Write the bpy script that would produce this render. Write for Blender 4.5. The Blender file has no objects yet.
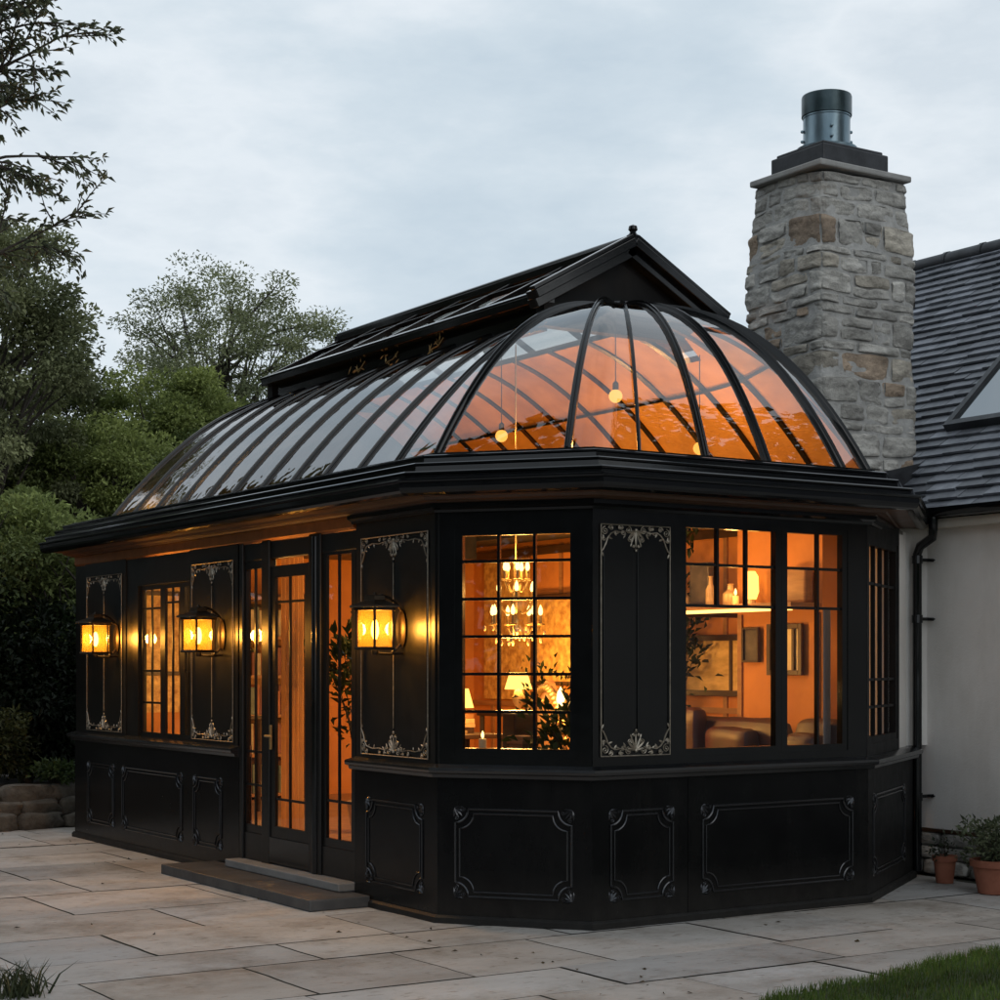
import bpy, bmesh, math, random
import numpy as np
from mathutils import Vector, Matrix, noise
PI = math.pi
random.seed(7)
scene = bpy.context.scene
col = scene.collection

# ------------------------------------------------------------------ materials
def newmat(name):
    m = bpy.data.materials.new(name); m.use_nodes = True
    nt = m.node_tree; nt.nodes.clear()
    out = nt.nodes.new('ShaderNodeOutputMaterial')
    return m, nt, out
def N(nt, typ, **kw):
    n = nt.nodes.new(typ)
    for k, v in kw.items():
        if k in n.inputs: n.inputs[k].default_value = v
        else: setattr(n, k, v)
    return n
def L(nt, a, b): nt.links.new(a, b)
def rgba(c): return (c[0], c[1], c[2], 1)
def ramp(nt, fac, stops):
    r = N(nt, 'ShaderNodeValToRGB')
    while len(r.color_ramp.elements) < len(stops): r.color_ramp.elements.new(.5)
    for e, (p, c) in zip(r.color_ramp.elements, stops):
        e.position = p; e.color = rgba(c) if len(c) == 3 else c
    L(nt, fac, r.inputs[0]); return r.outputs[0]
def noisetex(nt, scale, detail=5, rough=.6, vec=None, stretch=None, coord='Object'):
    tc = N(nt, 'ShaderNodeTexCoord'); o = tc.outputs[coord]
    if stretch:
        mp = N(nt, 'ShaderNodeMapping'); mp.inputs['Scale'].default_value = stretch
        L(nt, o, mp.inputs[0]); o = mp.outputs[0]
    n = N(nt, 'ShaderNodeTexNoise'); n.inputs['Scale'].default_value = scale
    n.inputs['Detail'].default_value = detail; n.inputs['Roughness'].default_value = rough
    L(nt, o, n.inputs['Vector']); return n.outputs[0]
def surf(name, c0, c1, scale=6, rough=(.5, .7), metal=0, bump=0., bscale=None, attr=None, spec=.5, stretch=None, detail=6, bdist=.01, coat=0.):
    m, nt, out = newmat(name)
    p = N(nt, 'ShaderNodeBsdfPrincipled'); L(nt, p.outputs[0], out.inputs[0])
    f = noisetex(nt, scale, detail, stretch=stretch)
    c = ramp(nt, f, [(.3, c0), (.7, c1)])
    if attr:
        a = N(nt, 'ShaderNodeAttribute', attribute_name=attr)
        mx = N(nt, 'ShaderNodeMixRGB', blend_type='MULTIPLY'); mx.inputs[0].default_value = 1
        L(nt, c, mx.inputs[1]); L(nt, a.outputs[0], mx.inputs[2]); c = mx.outputs[0]
    L(nt, c, p.inputs['Base Color'])
    r = N(nt, 'ShaderNodeMapRange'); r.inputs[3].default_value = rough[0]; r.inputs[4].default_value = rough[1]
    L(nt, noisetex(nt, scale * 2.3, 4), r.inputs[0]); L(nt, r.outputs[0], p.inputs['Roughness'])
    p.inputs['Metallic'].default_value = metal
    p.inputs['Specular IOR Level'].default_value = spec
    if coat: p.inputs['Coat Weight'].default_value = coat; p.inputs['Coat Roughness'].default_value = .12
    if bump:
        b = N(nt, 'ShaderNodeBump'); b.inputs['Strength'].default_value = bump; b.inputs['Distance'].default_value = bdist
        L(nt, noisetex(nt, bscale or scale * 4, 8, .65), b.inputs['Height']); L(nt, b.outputs[0], p.inputs['Normal'])
    return m
def glow(name, c, s):
    m, nt, out = newmat(name)
    e = N(nt, 'ShaderNodeEmission'); e.inputs[0].default_value = rgba(c); e.inputs[1].default_value = s
    L(nt, e.outputs[0], out.inputs[0]); return m
def glass(name, f0=.08, fmax=.9, tint=(1, 1, 1), wav=.0, wscale=3, power=4., haze=0., hazecol=(.8, .5, .2), rough=.01):
    m, nt, out = newmat(name)
    tr = N(nt, 'ShaderNodeBsdfTransparent'); tr.inputs[0].default_value = rgba(tint)
    gl = N(nt, 'ShaderNodeBsdfGlossy'); gl.inputs['Roughness'].default_value = rough
    lw = N(nt, 'ShaderNodeLayerWeight'); lw.inputs[0].default_value = .5
    pw = N(nt, 'ShaderNodeMath', operation='POWER'); L(nt, lw.outputs['Facing'], pw.inputs[0]); pw.inputs[1].default_value = power
    mr = N(nt, 'ShaderNodeMapRange'); mr.inputs[3].default_value = f0; mr.inputs[4].default_value = fmax
    L(nt, pw.outputs[0], mr.inputs[0])
    if wav:
        b = N(nt, 'ShaderNodeBump'); b.inputs['Strength'].default_value = wav; b.inputs['Distance'].default_value = .02
        L(nt, noisetex(nt, wscale, 2), b.inputs['Height']); L(nt, b.outputs[0], gl.inputs['Normal'])
    base = tr.outputs[0]
    if haze:
        tl = N(nt, 'ShaderNodeBsdfTranslucent'); tl.inputs[0].default_value = rgba(hazecol)
        mh = N(nt, 'ShaderNodeMixShader'); mh.inputs[0].default_value = haze
        L(nt, tr.outputs[0], mh.inputs[1]); L(nt, tl.outputs[0], mh.inputs[2]); base = mh.outputs[0]
    mx = N(nt, 'ShaderNodeMixShader'); L(nt, mr.outputs[0], mx.inputs[0])
    L(nt, base, mx.inputs[1]); L(nt, gl.outputs[0], mx.inputs[2]); L(nt, mx.outputs[0], out.inputs[0])
    return m
def leafmat(name):
    m, nt, out = newmat(name)
    a = N(nt, 'ShaderNodeAttribute', attribute_name='tint')
    p = N(nt, 'ShaderNodeBsdfPrincipled'); p.inputs['Roughness'].default_value = .55
    p.inputs['Specular IOR Level'].default_value = .25
    L(nt, a.outputs[0], p.inputs['Base Color'])
    t = N(nt, 'ShaderNodeBsdfTranslucent'); L(nt, a.outputs[0], t.inputs[0])
    mx = N(nt, 'ShaderNodeMixShader'); mx.inputs[0].default_value = .3
    L(nt, p.outputs[0], mx.inputs[1]); L(nt, t.outputs[0], mx.inputs[2]); L(nt, mx.outputs[0], out.inputs[0])
    return m
M = {}
M['black'] = surf('black_paint', (.002, .0022, .0026), (.0045, .005, .0056), 5, (.10, .24), bump=.025, bscale=9, spec=.42)
M['blackr'] = surf('black_roof_metal', (.0035, .0038, .0043), (.007, .0075, .0085), 5, (.06, .16), bump=.02, bscale=8, spec=.42)
M['blackf'] = surf('black_front_paint', (.002, .002, .002), (.0045, .0042, .004), 5, (.28, .40), bump=.03, bscale=9, spec=.42)
M['matt'] = surf('matt_black_paint', (.004, .004, .0045), (.008, .0085, .009), 5, (.4, .6), spec=.15)
M['dado'] = surf('dado_black_paint', (.0025, .0025, .003), (.0055, .0058, .006), 5, (.16, .32), bump=.025, bscale=9, spec=.16)
def dusty(m):
    nt = m.node_tree; p = nt.nodes['Principled BSDF']; src = p.inputs['Base Color'].links[0].from_socket
    tc = N(nt, 'ShaderNodeTexCoord'); sp = N(nt, 'ShaderNodeSeparateXYZ'); L(nt, tc.outputs['Object'], sp.inputs[0])
    mr = N(nt, 'ShaderNodeMapRange'); mr.inputs[1].default_value = .34; mr.inputs[2].default_value = .0; L(nt, sp.outputs[2], mr.inputs[0])
    n1 = noisetex(nt, 11, 8, .75); mm = N(nt, 'ShaderNodeMath', operation='MULTIPLY'); L(nt, mr.outputs[0], mm.inputs[0]); L(nt, n1, mm.inputs[1])
    n2 = ramp(nt, noisetex(nt, 3, 8, .7, stretch=(1, 1, .25)), [(.5, (0, 0, 0)), (.8, (.22, .22, .22))])
    ad = N(nt, 'ShaderNodeMath', operation='ADD'); L(nt, mm.outputs[0], ad.inputs[0]); L(nt, n2, ad.inputs[1])
    sc_ = N(nt, 'ShaderNodeMath', operation='MULTIPLY'); sc_.inputs[1].default_value = .55; L(nt, ad.outputs[0], sc_.inputs[0])
    mx = N(nt, 'ShaderNodeMixRGB'); mx.inputs[2].default_value = (.055, .05, .044, 1)
    L(nt, sc_.outputs[0], mx.inputs[0]); L(nt, src, mx.inputs[1]); L(nt, mx.outputs[0], p.inputs['Base Color'])
dusty(M['dado']); dusty(M['matt'])
M['sill'] = surf('sill_gloss_black', (.006, .0065, .0075), (.014, .015, .017), 5, (.14, .28), bump=.02, bscale=8, spec=.9)
M['friezeglow'] = surf('frieze_glow_metal', (.30, .12, .045), (.45, .19, .07), 9, (.3, .45), metal=.7)  # lantern glow along the frieze, put into an orange metal colour
M['mould'] = surf('moulding_paint', (.050, .051, .055), (.066, .067, .072), 4, (.14, .22), metal=.75)
M['pewter'] = surf('aged_pewter_gilt', (.22, .19, .15), (.46, .40, .32), 40, (.3, .5), metal=.85)
M['gold'] = surf('gilt', (.45, .30, .12), (.6, .42, .18), 40, (.3, .5), metal=.8)
M['soffit'] = surf('stained_timber', (.085, .042, .024), (.14, .068, .036), 4, (.35, .55), stretch=(1, 1, 12))
M['glass'] = glass('window_glass', .035, .5, wav=.05, wscale=1.5)
M['roofglass'] = glass('curved_roof_glass', .10, .82, (.85, .85, .82), wav=.22, wscale=3.6, power=2.4)
M['frontglass'] = glass('curved_front_glass', .085, .95, (.97, .95, .92), wav=.07, wscale=1.3, power=2.1)
M['lampglass'] = glass('amber_lamp_glass', .05, .6, (1, .80, .45), haze=.09, hazecol=(1, .52, .08))
M['bulb'] = glow('lit_bulb', (1, .66, .22), 5.5)
M['globe'] = glow('lit_globe', (1, .46, .09), 1.7)
M['candle'] = glow('lit_candle_bulb', (1, .62, .18), 4.5)
M['shade'] = glow('lit_lamp_shade', (1, .50, .09), 3.0)
M['led'] = glow('lit_shelf_strip', (1, .55, .13), 3.5)
M['plaster'] = surf('ochre_plaster', (.46, .17, .038), (.62, .25, .06), 2.5, (.6, .8), bump=.05)
M['lining'] = surf('dome_lining', (.24, .095, .016), (.62, .31, .07), 1.2, (.4, .65), detail=4, bump=.05)
M['woodfloor'] = surf('oak_floor', (.20, .10, .05), (.32, .17, .08), 3, (.3, .5), stretch=(1, 9, 1))
M['darkwood'] = surf('dark_wood', (.035, .018, .010), (.07, .035, .018), 5, (.3, .5), stretch=(1, 1, 6))
M['wood'] = surf('warm_wood', (.25, .12, .05), (.38, .19, .08), 5, (.35, .55), stretch=(1, 1, 6))
M['leather'] = surf('oxblood_leather', (.022, .003, .0025), (.055, .006, .005), 6, (.38, .55), bump=.15, bscale=60)
M['greenfab'] = surf('dark_green_fabric', (.02, .035, .02), (.04, .06, .035), 12, (.8, .95))
M['greyfab'] = surf('blue_grey_fabric', (.22, .24, .28), (.34, .36, .40), 8, (.8, .95), stretch=(8, 8, 1))
M['cream'] = surf('cream_paper', (.62, .50, .28), (.85, .72, .42), 3, (.6, .8))
M['ceramic'] = surf('glazed_ceramic', (.45, .30, .15), (.7, .5, .28), 9, (.2, .4))
M['curtain'] = surf('ochre_curtain', (.50, .24, .09), (.70, .36, .14), 5, (.7, .9), stretch=(10, 10, .5))
def cloth(name, c0, c1, f=.5):
    m = surf(name, c0, c1, 5, (.7, .9), stretch=(10, 10, .5)); nt = m.node_tree
    out = [n for n in nt.nodes if n.type == 'OUTPUT_MATERIAL'][0]; p = nt.nodes['Principled BSDF']
    t = N(nt, 'ShaderNodeBsdfTranslucent'); L(nt, p.inputs['Base Color'].links[0].from_socket, t.inputs[0])
    mx = N(nt, 'ShaderNodeMixShader'); mx.inputs[0].default_value = f
    L(nt, p.outputs[0], mx.inputs[1]); L(nt, t.outputs[0], mx.inputs[2]); L(nt, mx.outputs[0], out.inputs[0]); return m
M['curtain'] = cloth('ochre_curtain', (.55, .28, .10), (.75, .42, .16), .55)
M['net'] = cloth('net_curtain', (.40, .33, .25), (.58, .48, .36), .45)
M['goldpaper'] = surf('gilt_wallpaper', (.30, .12, .025), (.9, .60, .19), 13, (.35, .55), detail=10)
M['stucco'] = surf('white_render', (.72, .675, .63), (.86, .82, .78), 1.1, (.8, .95), bump=.5, bscale=70, bdist=.006, detail=9)
def weather(m):
    nt = m.node_tree; p = nt.nodes['Principled BSDF']; src = p.inputs['Base Color'].links[0].from_socket
    st = ramp(nt, noisetex(nt, 3.2, 7, .65, stretch=(1, 1, .3)), [(.30, (.86, .85, .83)), (.56, (1, 1, 1))])
    tc = N(nt, 'ShaderNodeTexCoord'); sp = N(nt, 'ShaderNodeSeparateXYZ'); L(nt, tc.outputs['Object'], sp.inputs[0])
    mr = N(nt, 'ShaderNodeMapRange'); mr.inputs[1].default_value = .30; mr.inputs[2].default_value = .95; mr.inputs[3].default_value = .82; mr.inputs[4].default_value = 1
    L(nt, sp.outputs[2], mr.inputs[0])
    a = N(nt, 'ShaderNodeMixRGB', blend_type='MULTIPLY'); a.inputs[0].default_value = .8; L(nt, src, a.inputs[1]); L(nt, st, a.inputs[2])
    b = N(nt, 'ShaderNodeMixRGB', blend_type='MULTIPLY'); b.inputs[0].default_value = .7; L(nt, a.outputs[0], b.inputs[1]); L(nt, mr.outputs[0], b.inputs[2])
    L(nt, b.outputs[0], p.inputs['Base Color'])
weather(M['stucco'])
M['timber_w'] = surf('cream_board', (.55, .50, .42), (.66, .60, .52), 6, (.5, .7))
M['slate'] = surf('roof_slate', (.10, .107, .122), (.21, .22, .24), 7, (.35, .65), bump=.5, bscale=18, detail=9, attr='tint')
M['stone'] = surf('rubble_stone', (.30, .29, .275), (.74, .72, .68), 7, (.75, .95), bump=1., bscale=17, attr='tint', bdist=.035, detail=10, stretch=(1, 1, 2.2))
M['mortar'] = surf('lime_mortar', (.36, .35, .335), (.56, .545, .52), 9, (.85, .95), bump=.7, bscale=30, bdist=.02)
M['cap'] = surf('concrete_cap', (.30, .29, .275), (.40, .39, .375), 8, (.8, .9), bump=.4)
M['lead'] = surf('lead_sheet', (.02, .021, .024), (.05, .052, .058), 6, (.35, .6), metal=.3, bump=.3, bscale=9)
M['galv'] = surf('galvanised_steel', (.10, .15, .18), (.22, .29, .33), 7, (.22, .42), metal=.9, stretch=(1, 1, .25))
M['galvd'] = surf('dark_flue_band', (.03, .05, .055), (.06, .085, .095), 7, (.25, .45), metal=.7)
M['terra'] = surf('terracotta', (.22, .072, .04), (.33, .12, .07), 9, (.75, .9), bump=.2)
M['bark'] = surf('bark', (.035, .028, .022), (.085, .07, .055), 14, (.8, .95), bump=.8, bdist=.03)
M['leaf'] = leafmat('leaf')
M['step'] = surf('dark_step_stone', (.028, .028, .03), (.075, .074, .073), 3.5, (.35, .65), bump=.25, bscale=25)
M['step2'] = surf('grey_step_stone', (.15, .145, .14), (.26, .25, .24), 3.5, (.45, .7), bump=.25, bscale=25)
M['soil'] = surf('soil', (.03, .022, .015), (.075, .055, .04), 6, (.9, 1), bump=.8, bdist=.04)
M['rock'] = surf('mossy_rock', (.055, .045, .035), (.15, .13, .105), 7, (.85, .95), bump=.9, bscale=16, bdist=.04, attr='tint')
M['joint'] = surf('joint_sand', (.022, .026, .014), (.075, .064, .05), 5, (.9, 1))
M['turf'] = surf('ground_turf', (.02, .035, .012), (.045, .06, .025), 3, (.9, 1), bump=.5)
def paving():
    m, nt, out = newmat('sandstone_paving')
    p = N(nt, 'ShaderNodeBsdfPrincipled'); L(nt, p.outputs[0], out.inputs[0])
    a = N(nt, 'ShaderNodeAttribute', attribute_name='tint')
    c = ramp(nt, noisetex(nt, 2.2, 9, .68, stretch=(1, .45, 1)), [(.25, (.29, .26, .23)), (.5, (.40, .372, .345)), (.78, (.48, .46, .44))])
    s = ramp(nt, noisetex(nt, 1.1, 10, .75), [(.32, (.55, .51, .46)), (.52, (1, 1, 1))])
    s2 = ramp(nt, noisetex(nt, 26, 4, .6, stretch=(1, .3, 1)), [(.30, (.5, .45, .40)), (.40, (1, 1, 1))])
    x = c
    for y in (a.outputs[0], s, s2):
        mx = N(nt, 'ShaderNodeMixRGB', blend_type='MULTIPLY'); mx.inputs[0].default_value = 1
        L(nt, x, mx.inputs[1]); L(nt, y, mx.inputs[2]); x = mx.outputs[0]
    L(nt, x, p.inputs['Base Color'])
    r = N(nt, 'ShaderNodeMapRange'); r.inputs[3].default_value = .42; r.inputs[4].default_value = .8
    L(nt, noisetex(nt, 3, 6), r.inputs[0]); L(nt, r.outputs[0], p.inputs['Roughness'])
    p.inputs['Specular IOR Level'].default_value = .35
    b = N(nt, 'ShaderNodeBump'); b.inputs['Strength'].default_value = .6; b.inputs['Distance'].default_value = .014
    L(nt, noisetex(nt, 13, 10, .75, stretch=(1, .35, 1)), b.inputs['Height']); L(nt, b.outputs[0], p.inputs['Normal'])
    return m
M['paving'] = paving()

# ------------------------------------------------------------------ mesh builder
class Frame:
    """local (t along, o outward, z up) -> world, for one wall facet"""
    def __init__(s, A, B):
        d = Vector((B[0]-A[0], B[1]-A[1], 0)); s.L = d.length; s.d = d.normalized()
        s.n = Vector((s.d.y, -s.d.x, 0)); s.A = Vector((A[0], A[1], 0))
    def __call__(s, t, o, z): return s.A + s.d*t + s.n*o + Vector((0, 0, z))
def ID(x, y, z): return Vector((x, y, z))
class MB:
    def __init__(s): s.v = []; s.f = []; s.c = []
    def add(s, vs, fs, c=None):
        b = len(s.v); s.v += [tuple(v) for v in vs]; s.f += [tuple(i+b for i in f) for f in fs]
        s.c += [c or (1, 1, 1)]*len(vs); return s
    def box(s, a, b, fr=ID, c=None):
        x0, x1 = sorted((a[0], b[0])); y0, y1 = sorted((a[1], b[1])); z0, z1 = sorted((a[2], b[2]))
        vs = [fr(x, y, z) for z in (z0, z1) for x, y in ((x0, y0), (x1, y0), (x1, y1), (x0, y1))]
        fs = [(3, 2, 1, 0), (4, 5, 6, 7), (0, 1, 5, 4), (1, 2, 6, 5), (2, 3, 7, 6), (3, 0, 4, 7)]
        return s.add(vs, fs, c)
    def tube(s, pts, r, sides=6, cap=True, flat=1.0, c=None):
        pts = [Vector(p) for p in pts]; n = len(pts)
        rs = r if isinstance(r, (list, tuple)) else [r]*n
        up = Vector((0, 0, 1)); vs = []
        t0 = (pts[1]-pts[0]).normalized()
        x = t0.cross(up)
        if x.length < .05: x = t0.cross(Vector((1, 0, 0)))
        x.normalize()
        for i in range(n):
            t = (pts[min(i+1, n-1)]-pts[max(i-1, 0)])
            if t.length < 1e-9: t = t0
            t = t.normalized()
            x = (x-t*x.dot(t))
            if x.length < 1e-6: x = t.orthogonal()
            x.normalize(); y = t.cross(x)
            for k in range(sides):
                a = 2*PI*k/sides; vs.append(pts[i]+(x*math.cos(a)+y*math.sin(a)*flat)*rs[i])
        fs = [(i*sides+k, i*sides+(k+1) % sides, (i+1)*sides+(k+1) % sides, (i+1)*sides+k) for i in range(n-1) for k in range(sides)]
        if cap: fs += [tuple(range(sides))[::-1], tuple((n-1)*sides+k for k in range(sides))]
        return s.add(vs, fs, c)
    def lathe(s, prof, ctr, sides=20, c=None):
        cx, cy, cz = ctr; vs = []; n = len(prof)
        for r, z in prof:
            for k in range(sides):
                a = 2*PI*k/sides; vs.append((cx+r*math.cos(a), cy+r*math.sin(a), cz+z))
        fs = [(i*sides+k, i*sides+(k+1) % sides, (i+1)*sides+(k+1) % sides, (i+1)*sides+k) for i in range(n-1) for k in range(sides)]
        fs += [tuple(range(sides))[::-1], tuple((n-1)*sides+k for k in range(sides))]
        return s.add(vs, fs, c)
    def ball(s, ctr, r, seg=8, rings=6, c=None):
        rx, ry, rz = r if isinstance(r, (tuple, list)) else (r, r, r)
        vs = []; fs = []
        for i in range(rings+1):
            th = PI*i/rings
            for k in range(seg):
                a = 2*PI*k/seg
                vs.append((ctr[0]+rx*math.sin(th)*math.cos(a), ctr[1]+ry*math.sin(th)*math.sin(a), ctr[2]-rz*math.cos(th)))
        for i in range(rings):
            for k in range(seg): fs.append((i*seg+k, i*seg+(k+1) % seg, (i+1)*seg+(k+1) % seg, (i+1)*seg+k))
        return s.add(vs, fs, c)
    def sweep(s, prof, path, caps=True):
        """profile [(out, z)] mitred along a 2-D path; outward is to the right of travel"""
        P = [Vector((p[0], p[1])) for p in path]; n = len(P); m = len(prof); vs = []
        for i in range(n):
            ds = []
            if i > 0: ds.append((P[i]-P[i-1]).normalized())
            if i < n-1: ds.append((P[i+1]-P[i]).normalized())
            ns = [Vector((d.y, -d.x)) for d in ds]
            if len(ns) == 2:
                b = (ns[0]+ns[1]).normalized(); b = b/max(.3, b.dot(ns[0]))
            else: b = ns[0]
            for o, z in prof: vs.append((P[i].x+b.x*o, P[i].y+b.y*o, z))
        fs = [(i*m+k, i*m+k+1, (i+1)*m+k+1, (i+1)*m+k) for i in range(n-1) for k in range(m-1)]
        if caps: fs += [tuple(range(m)), tuple((n-1)*m+k for k in range(m))[::-1]]
        return s.add(vs, fs)
    def build(s, name, mat, parent=None, smooth=False, bev=0., ang=40, tint=False, recalc=False):
        me = bpy.data.meshes.new(name); me.from_pydata(s.v, [], s.f); me.validate()
        if recalc:
            bm = bmesh.new(); bm.from_mesh(me); bmesh.ops.recalc_face_normals(bm, faces=bm.faces); bm.to_mesh(me); bm.free()
        if tint:
            a = me.attributes.new('tint', 'FLOAT_COLOR', 'POINT')
            a.data.foreach_set('color', np.array([(c[0], c[1], c[2], 1) for c in s.c], dtype=np.float32).ravel())
        me.materials.append(M[mat] if isinstance(mat, str) else mat)
        o = bpy.data.objects.new(name, me); col.objects.link(o)
        if parent is not None: attach(o, parent)
        if smooth:
            me.polygons.foreach_set('use_smooth', [True]*len(me.polygons))
            try: me.set_sharp_from_angle(angle=math.radians(ang))
            except Exception: pass
        if bev:
            b = o.modifiers.new('edge', 'BEVEL'); b.width = bev; b.segments = 2; b.limit_method = 'ANGLE'
        return o
def attach(o, parent):
    # parts are modelled in world space; keep that while hanging them under their thing
    o.parent = parent
    w = Matrix.Identity(4); p = parent
    while p is not None:
        w = Matrix.Translation(p.location) @ w; p = p.parent
    o.location = -w.translation
def thing(name, label, cat, loc, group=None):
    o = bpy.data.objects.new(name, None); o.empty_display_size = .2; o.location = loc; col.objects.link(o)
    return tag(o, label, cat, group)
def tag(o, label, cat, group=None, kind=None):
    o['label'] = label; o['category'] = cat
    if group: o['group'] = group
    if kind: o['kind'] = kind
    return o
def setting(o, kind='structure'): o['kind'] = kind; return o
def lamp(name, loc, watts, parent, r=.04, c=(1, .475, .11)):
    l = bpy.data.lights.new(name, 'POINT'); l.energy = watts; l.color = c; l.shadow_soft_size = r
    o = bpy.data.objects.new(name, l); col.objects.link(o); o.location = loc
    attach(o, parent); o.location = Vector(loc)+o.location; return o
def copy_thing(root, delta, label, group):
    r = root.copy(); col.objects.link(r); r.location = Vector(root.location)+Vector(delta)
    r['label'] = label; r['group'] = group
    def rec(a, b):
        for ch in list(a.children):
            c = ch.copy(); col.objects.link(c); c.parent = b; rec(ch, c)
    rec(root, r); return r

# ------------------------------------------------------------------ world, sun, camera
w = bpy.data.worlds.new('World'); scene.world = w; w.use_nodes = True
nt = w.node_tree; nt.nodes.clear()
wo = N(nt, 'ShaderNodeOutputWorld'); bg = N(nt, 'ShaderNodeBackground'); bg.inputs[1].default_value = .1
sky = N(nt, 'ShaderNodeTexSky'); sky.sky_type = 'NISHITA'; sky.sun_disc = False
SUN_EL, SUN_AZ = math.radians(28), math.radians(75)
sky.sun_elevation = SUN_EL; sky.sun_rotation = SUN_AZ
tc = N(nt, 'ShaderNodeTexCoord'); mp = N(nt, 'ShaderNodeMapping'); mp.inputs['Scale'].default_value = (1.2, 1.2, 3.2)
L(nt, tc.outputs['Generated'], mp.inputs[0])
cn = N(nt, 'ShaderNodeTexNoise'); cn.inputs['Scale'].default_value = 2.1; cn.inputs['Detail'].default_value = 7; cn.inputs['Roughness'].default_value = .58
L(nt, mp.outputs[0], cn.inputs['Vector'])
cl = ramp(nt, cn.outputs[0], [(.34, (5.4, 6.5, 7.45)), (.46, (6.7, 7.65, 8.4)), (.55, (8.2, 8.85, 9.4)), (.63, (6.9, 7.7, 8.4)), (.72, (7.9, 8.6, 9.2))])
mx = N(nt, 'ShaderNodeMixRGB'); mx.inputs[0].default_value = .94
L(nt, sky.outputs[0], mx.inputs[1]); L(nt, cl, mx.inputs[2]); L(nt, mx.outputs[0], bg.inputs[0]); L(nt, bg.outputs[0], wo.inputs[0])
sl = bpy.data.lights.new('overcast_sun', 'SUN'); sl.energy = .5; sl.angle = math.radians(50); sl.color = (1, .95, .88)
so = bpy.data.objects.new('overcast_sun', sl); col.objects.link(so)
sd = Vector((math.sin(SUN_AZ)*math.cos(SUN_EL), math.cos(SUN_AZ)*math.cos(SUN_EL), math.sin(SUN_EL)))
so.rotation_euler = (-sd).to_track_quat('-Z', 'Y').to_euler(); so.location = sd*60
cam = bpy.data.cameras.new('camera'); co = bpy.data.objects.new('camera', cam); col.objects.link(co)
co.location = (0, 0, 1.6); co.rotation_euler = (PI/2, 0, math.radians(57))
cam.sensor_width = 36; cam.lens = 63.65; cam.shift_y = .165; cam.clip_start = .1; cam.clip_end = 2000
scene.camera = co
scene.view_settings.view_transform = 'Standard'; scene.view_settings.look = 'None'; scene.view_settings.exposure = 0
scene.render.engine = 'CYCLES'
cy = scene.cycles; cy.max_bounces = 10; cy.diffuse_bounces = 4; cy.glossy_bounces = 4; cy.transparent_max_bounces = 24
cy.sample_clamp_indirect = 4; cy.caustics_reflective = False; cy.caustics_refractive = False
cy.use_denoising = True
try: cy.denoiser = 'OPENIMAGEDENOISE'
except Exception: pass

# ------------------------------------------------------------------ the setting
g = MB(); R_ = 400
g.add([(-R_, -R_, -.03), (R_, -R_, -.03), (R_, R_, -.03), (-R_, R_, -.03)], [(0, 1, 2, 3)])
setting(g.build('ground', 'turf'))
rng = random.Random(11)
b = MB(); b.box((-19.2, -6, -.05), (6, 10.1, -.008)); setting(b.build('paving_bed', 'joint'))
pv = MB(); u = -19.1
while u < 5.5:
    wd = rng.choice((.6, .75, .9, .9, 1.05)); n_ = -6 + rng.random()*.6
    while n_ < 10.0:
        ln = rng.choice((.75, .9, 1.2, 1.5, 1.5)); e = min(n_+ln, 10.05)
        h = rng.uniform(-.003, .002); k = rng.uniform(.84, 1.16); wm = rng.uniform(-.04, .05)
        g_ = rng.uniform(.005, .009)
        vs = []; nx, ny = 9, 13
        x0, x1, y0, y1 = u+g_, u+wd-g_, n_+g_, e-g_
        if e-n_ > .25:
            for j in range(ny+1):
                for i in range(nx+1):
                    x = x0+(x1-x0)*i/nx; y = y0+(y1-y0)*j/ny
                    if i in (0, nx) or j in (0, ny):
                        q = noise.noise(Vector((x*5, y*5, 3.1)))*.009+noise.noise(Vector((x*19, y*19, 3.1)))*.004
                        x += q; y += noise.noise(Vector((x*5, y*5, 9.1)))*.009
                    edge = -.003 if (i in (0, nx) or j in (0, ny)) else 0
                    vs.append((x, y, h+edge+noise.noise(Vector((x*2, y*2, 0)))*.002))
            fs = [(j*(nx+1)+i, j*(nx+1)+i+1, (j+1)*(nx+1)+i+1, (j+1)*(nx+1)+i) for j in range(ny) for i in range(nx)]
            pv.add(vs, fs, (k+wm, k, k-wm))
        n_ = e
        if n_ >= 10.05: break
    u += wd
setting(pv.build('patio', 'paving', smooth=True, tint=True))

rl = np.random.default_rng(91); nl = 90
Pl = np.stack([-17+11*rl.random(nl), -1+8.5*rl.random(nl), np.full(nl, .006)], 1)
near = rl.random(nl) < .45; Pl[near, 1] = 5.15+.45*rl.random(near.sum()); LITTER = (Pl, np.stack([rl.normal(size=nl), rl.normal(size=nl), .05*rl.random(nl)], 1), np.array((.07, .05, .025))*(1+.0*rl.random((nl, 1)))*(.5+rl.random((nl, 1))))
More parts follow.
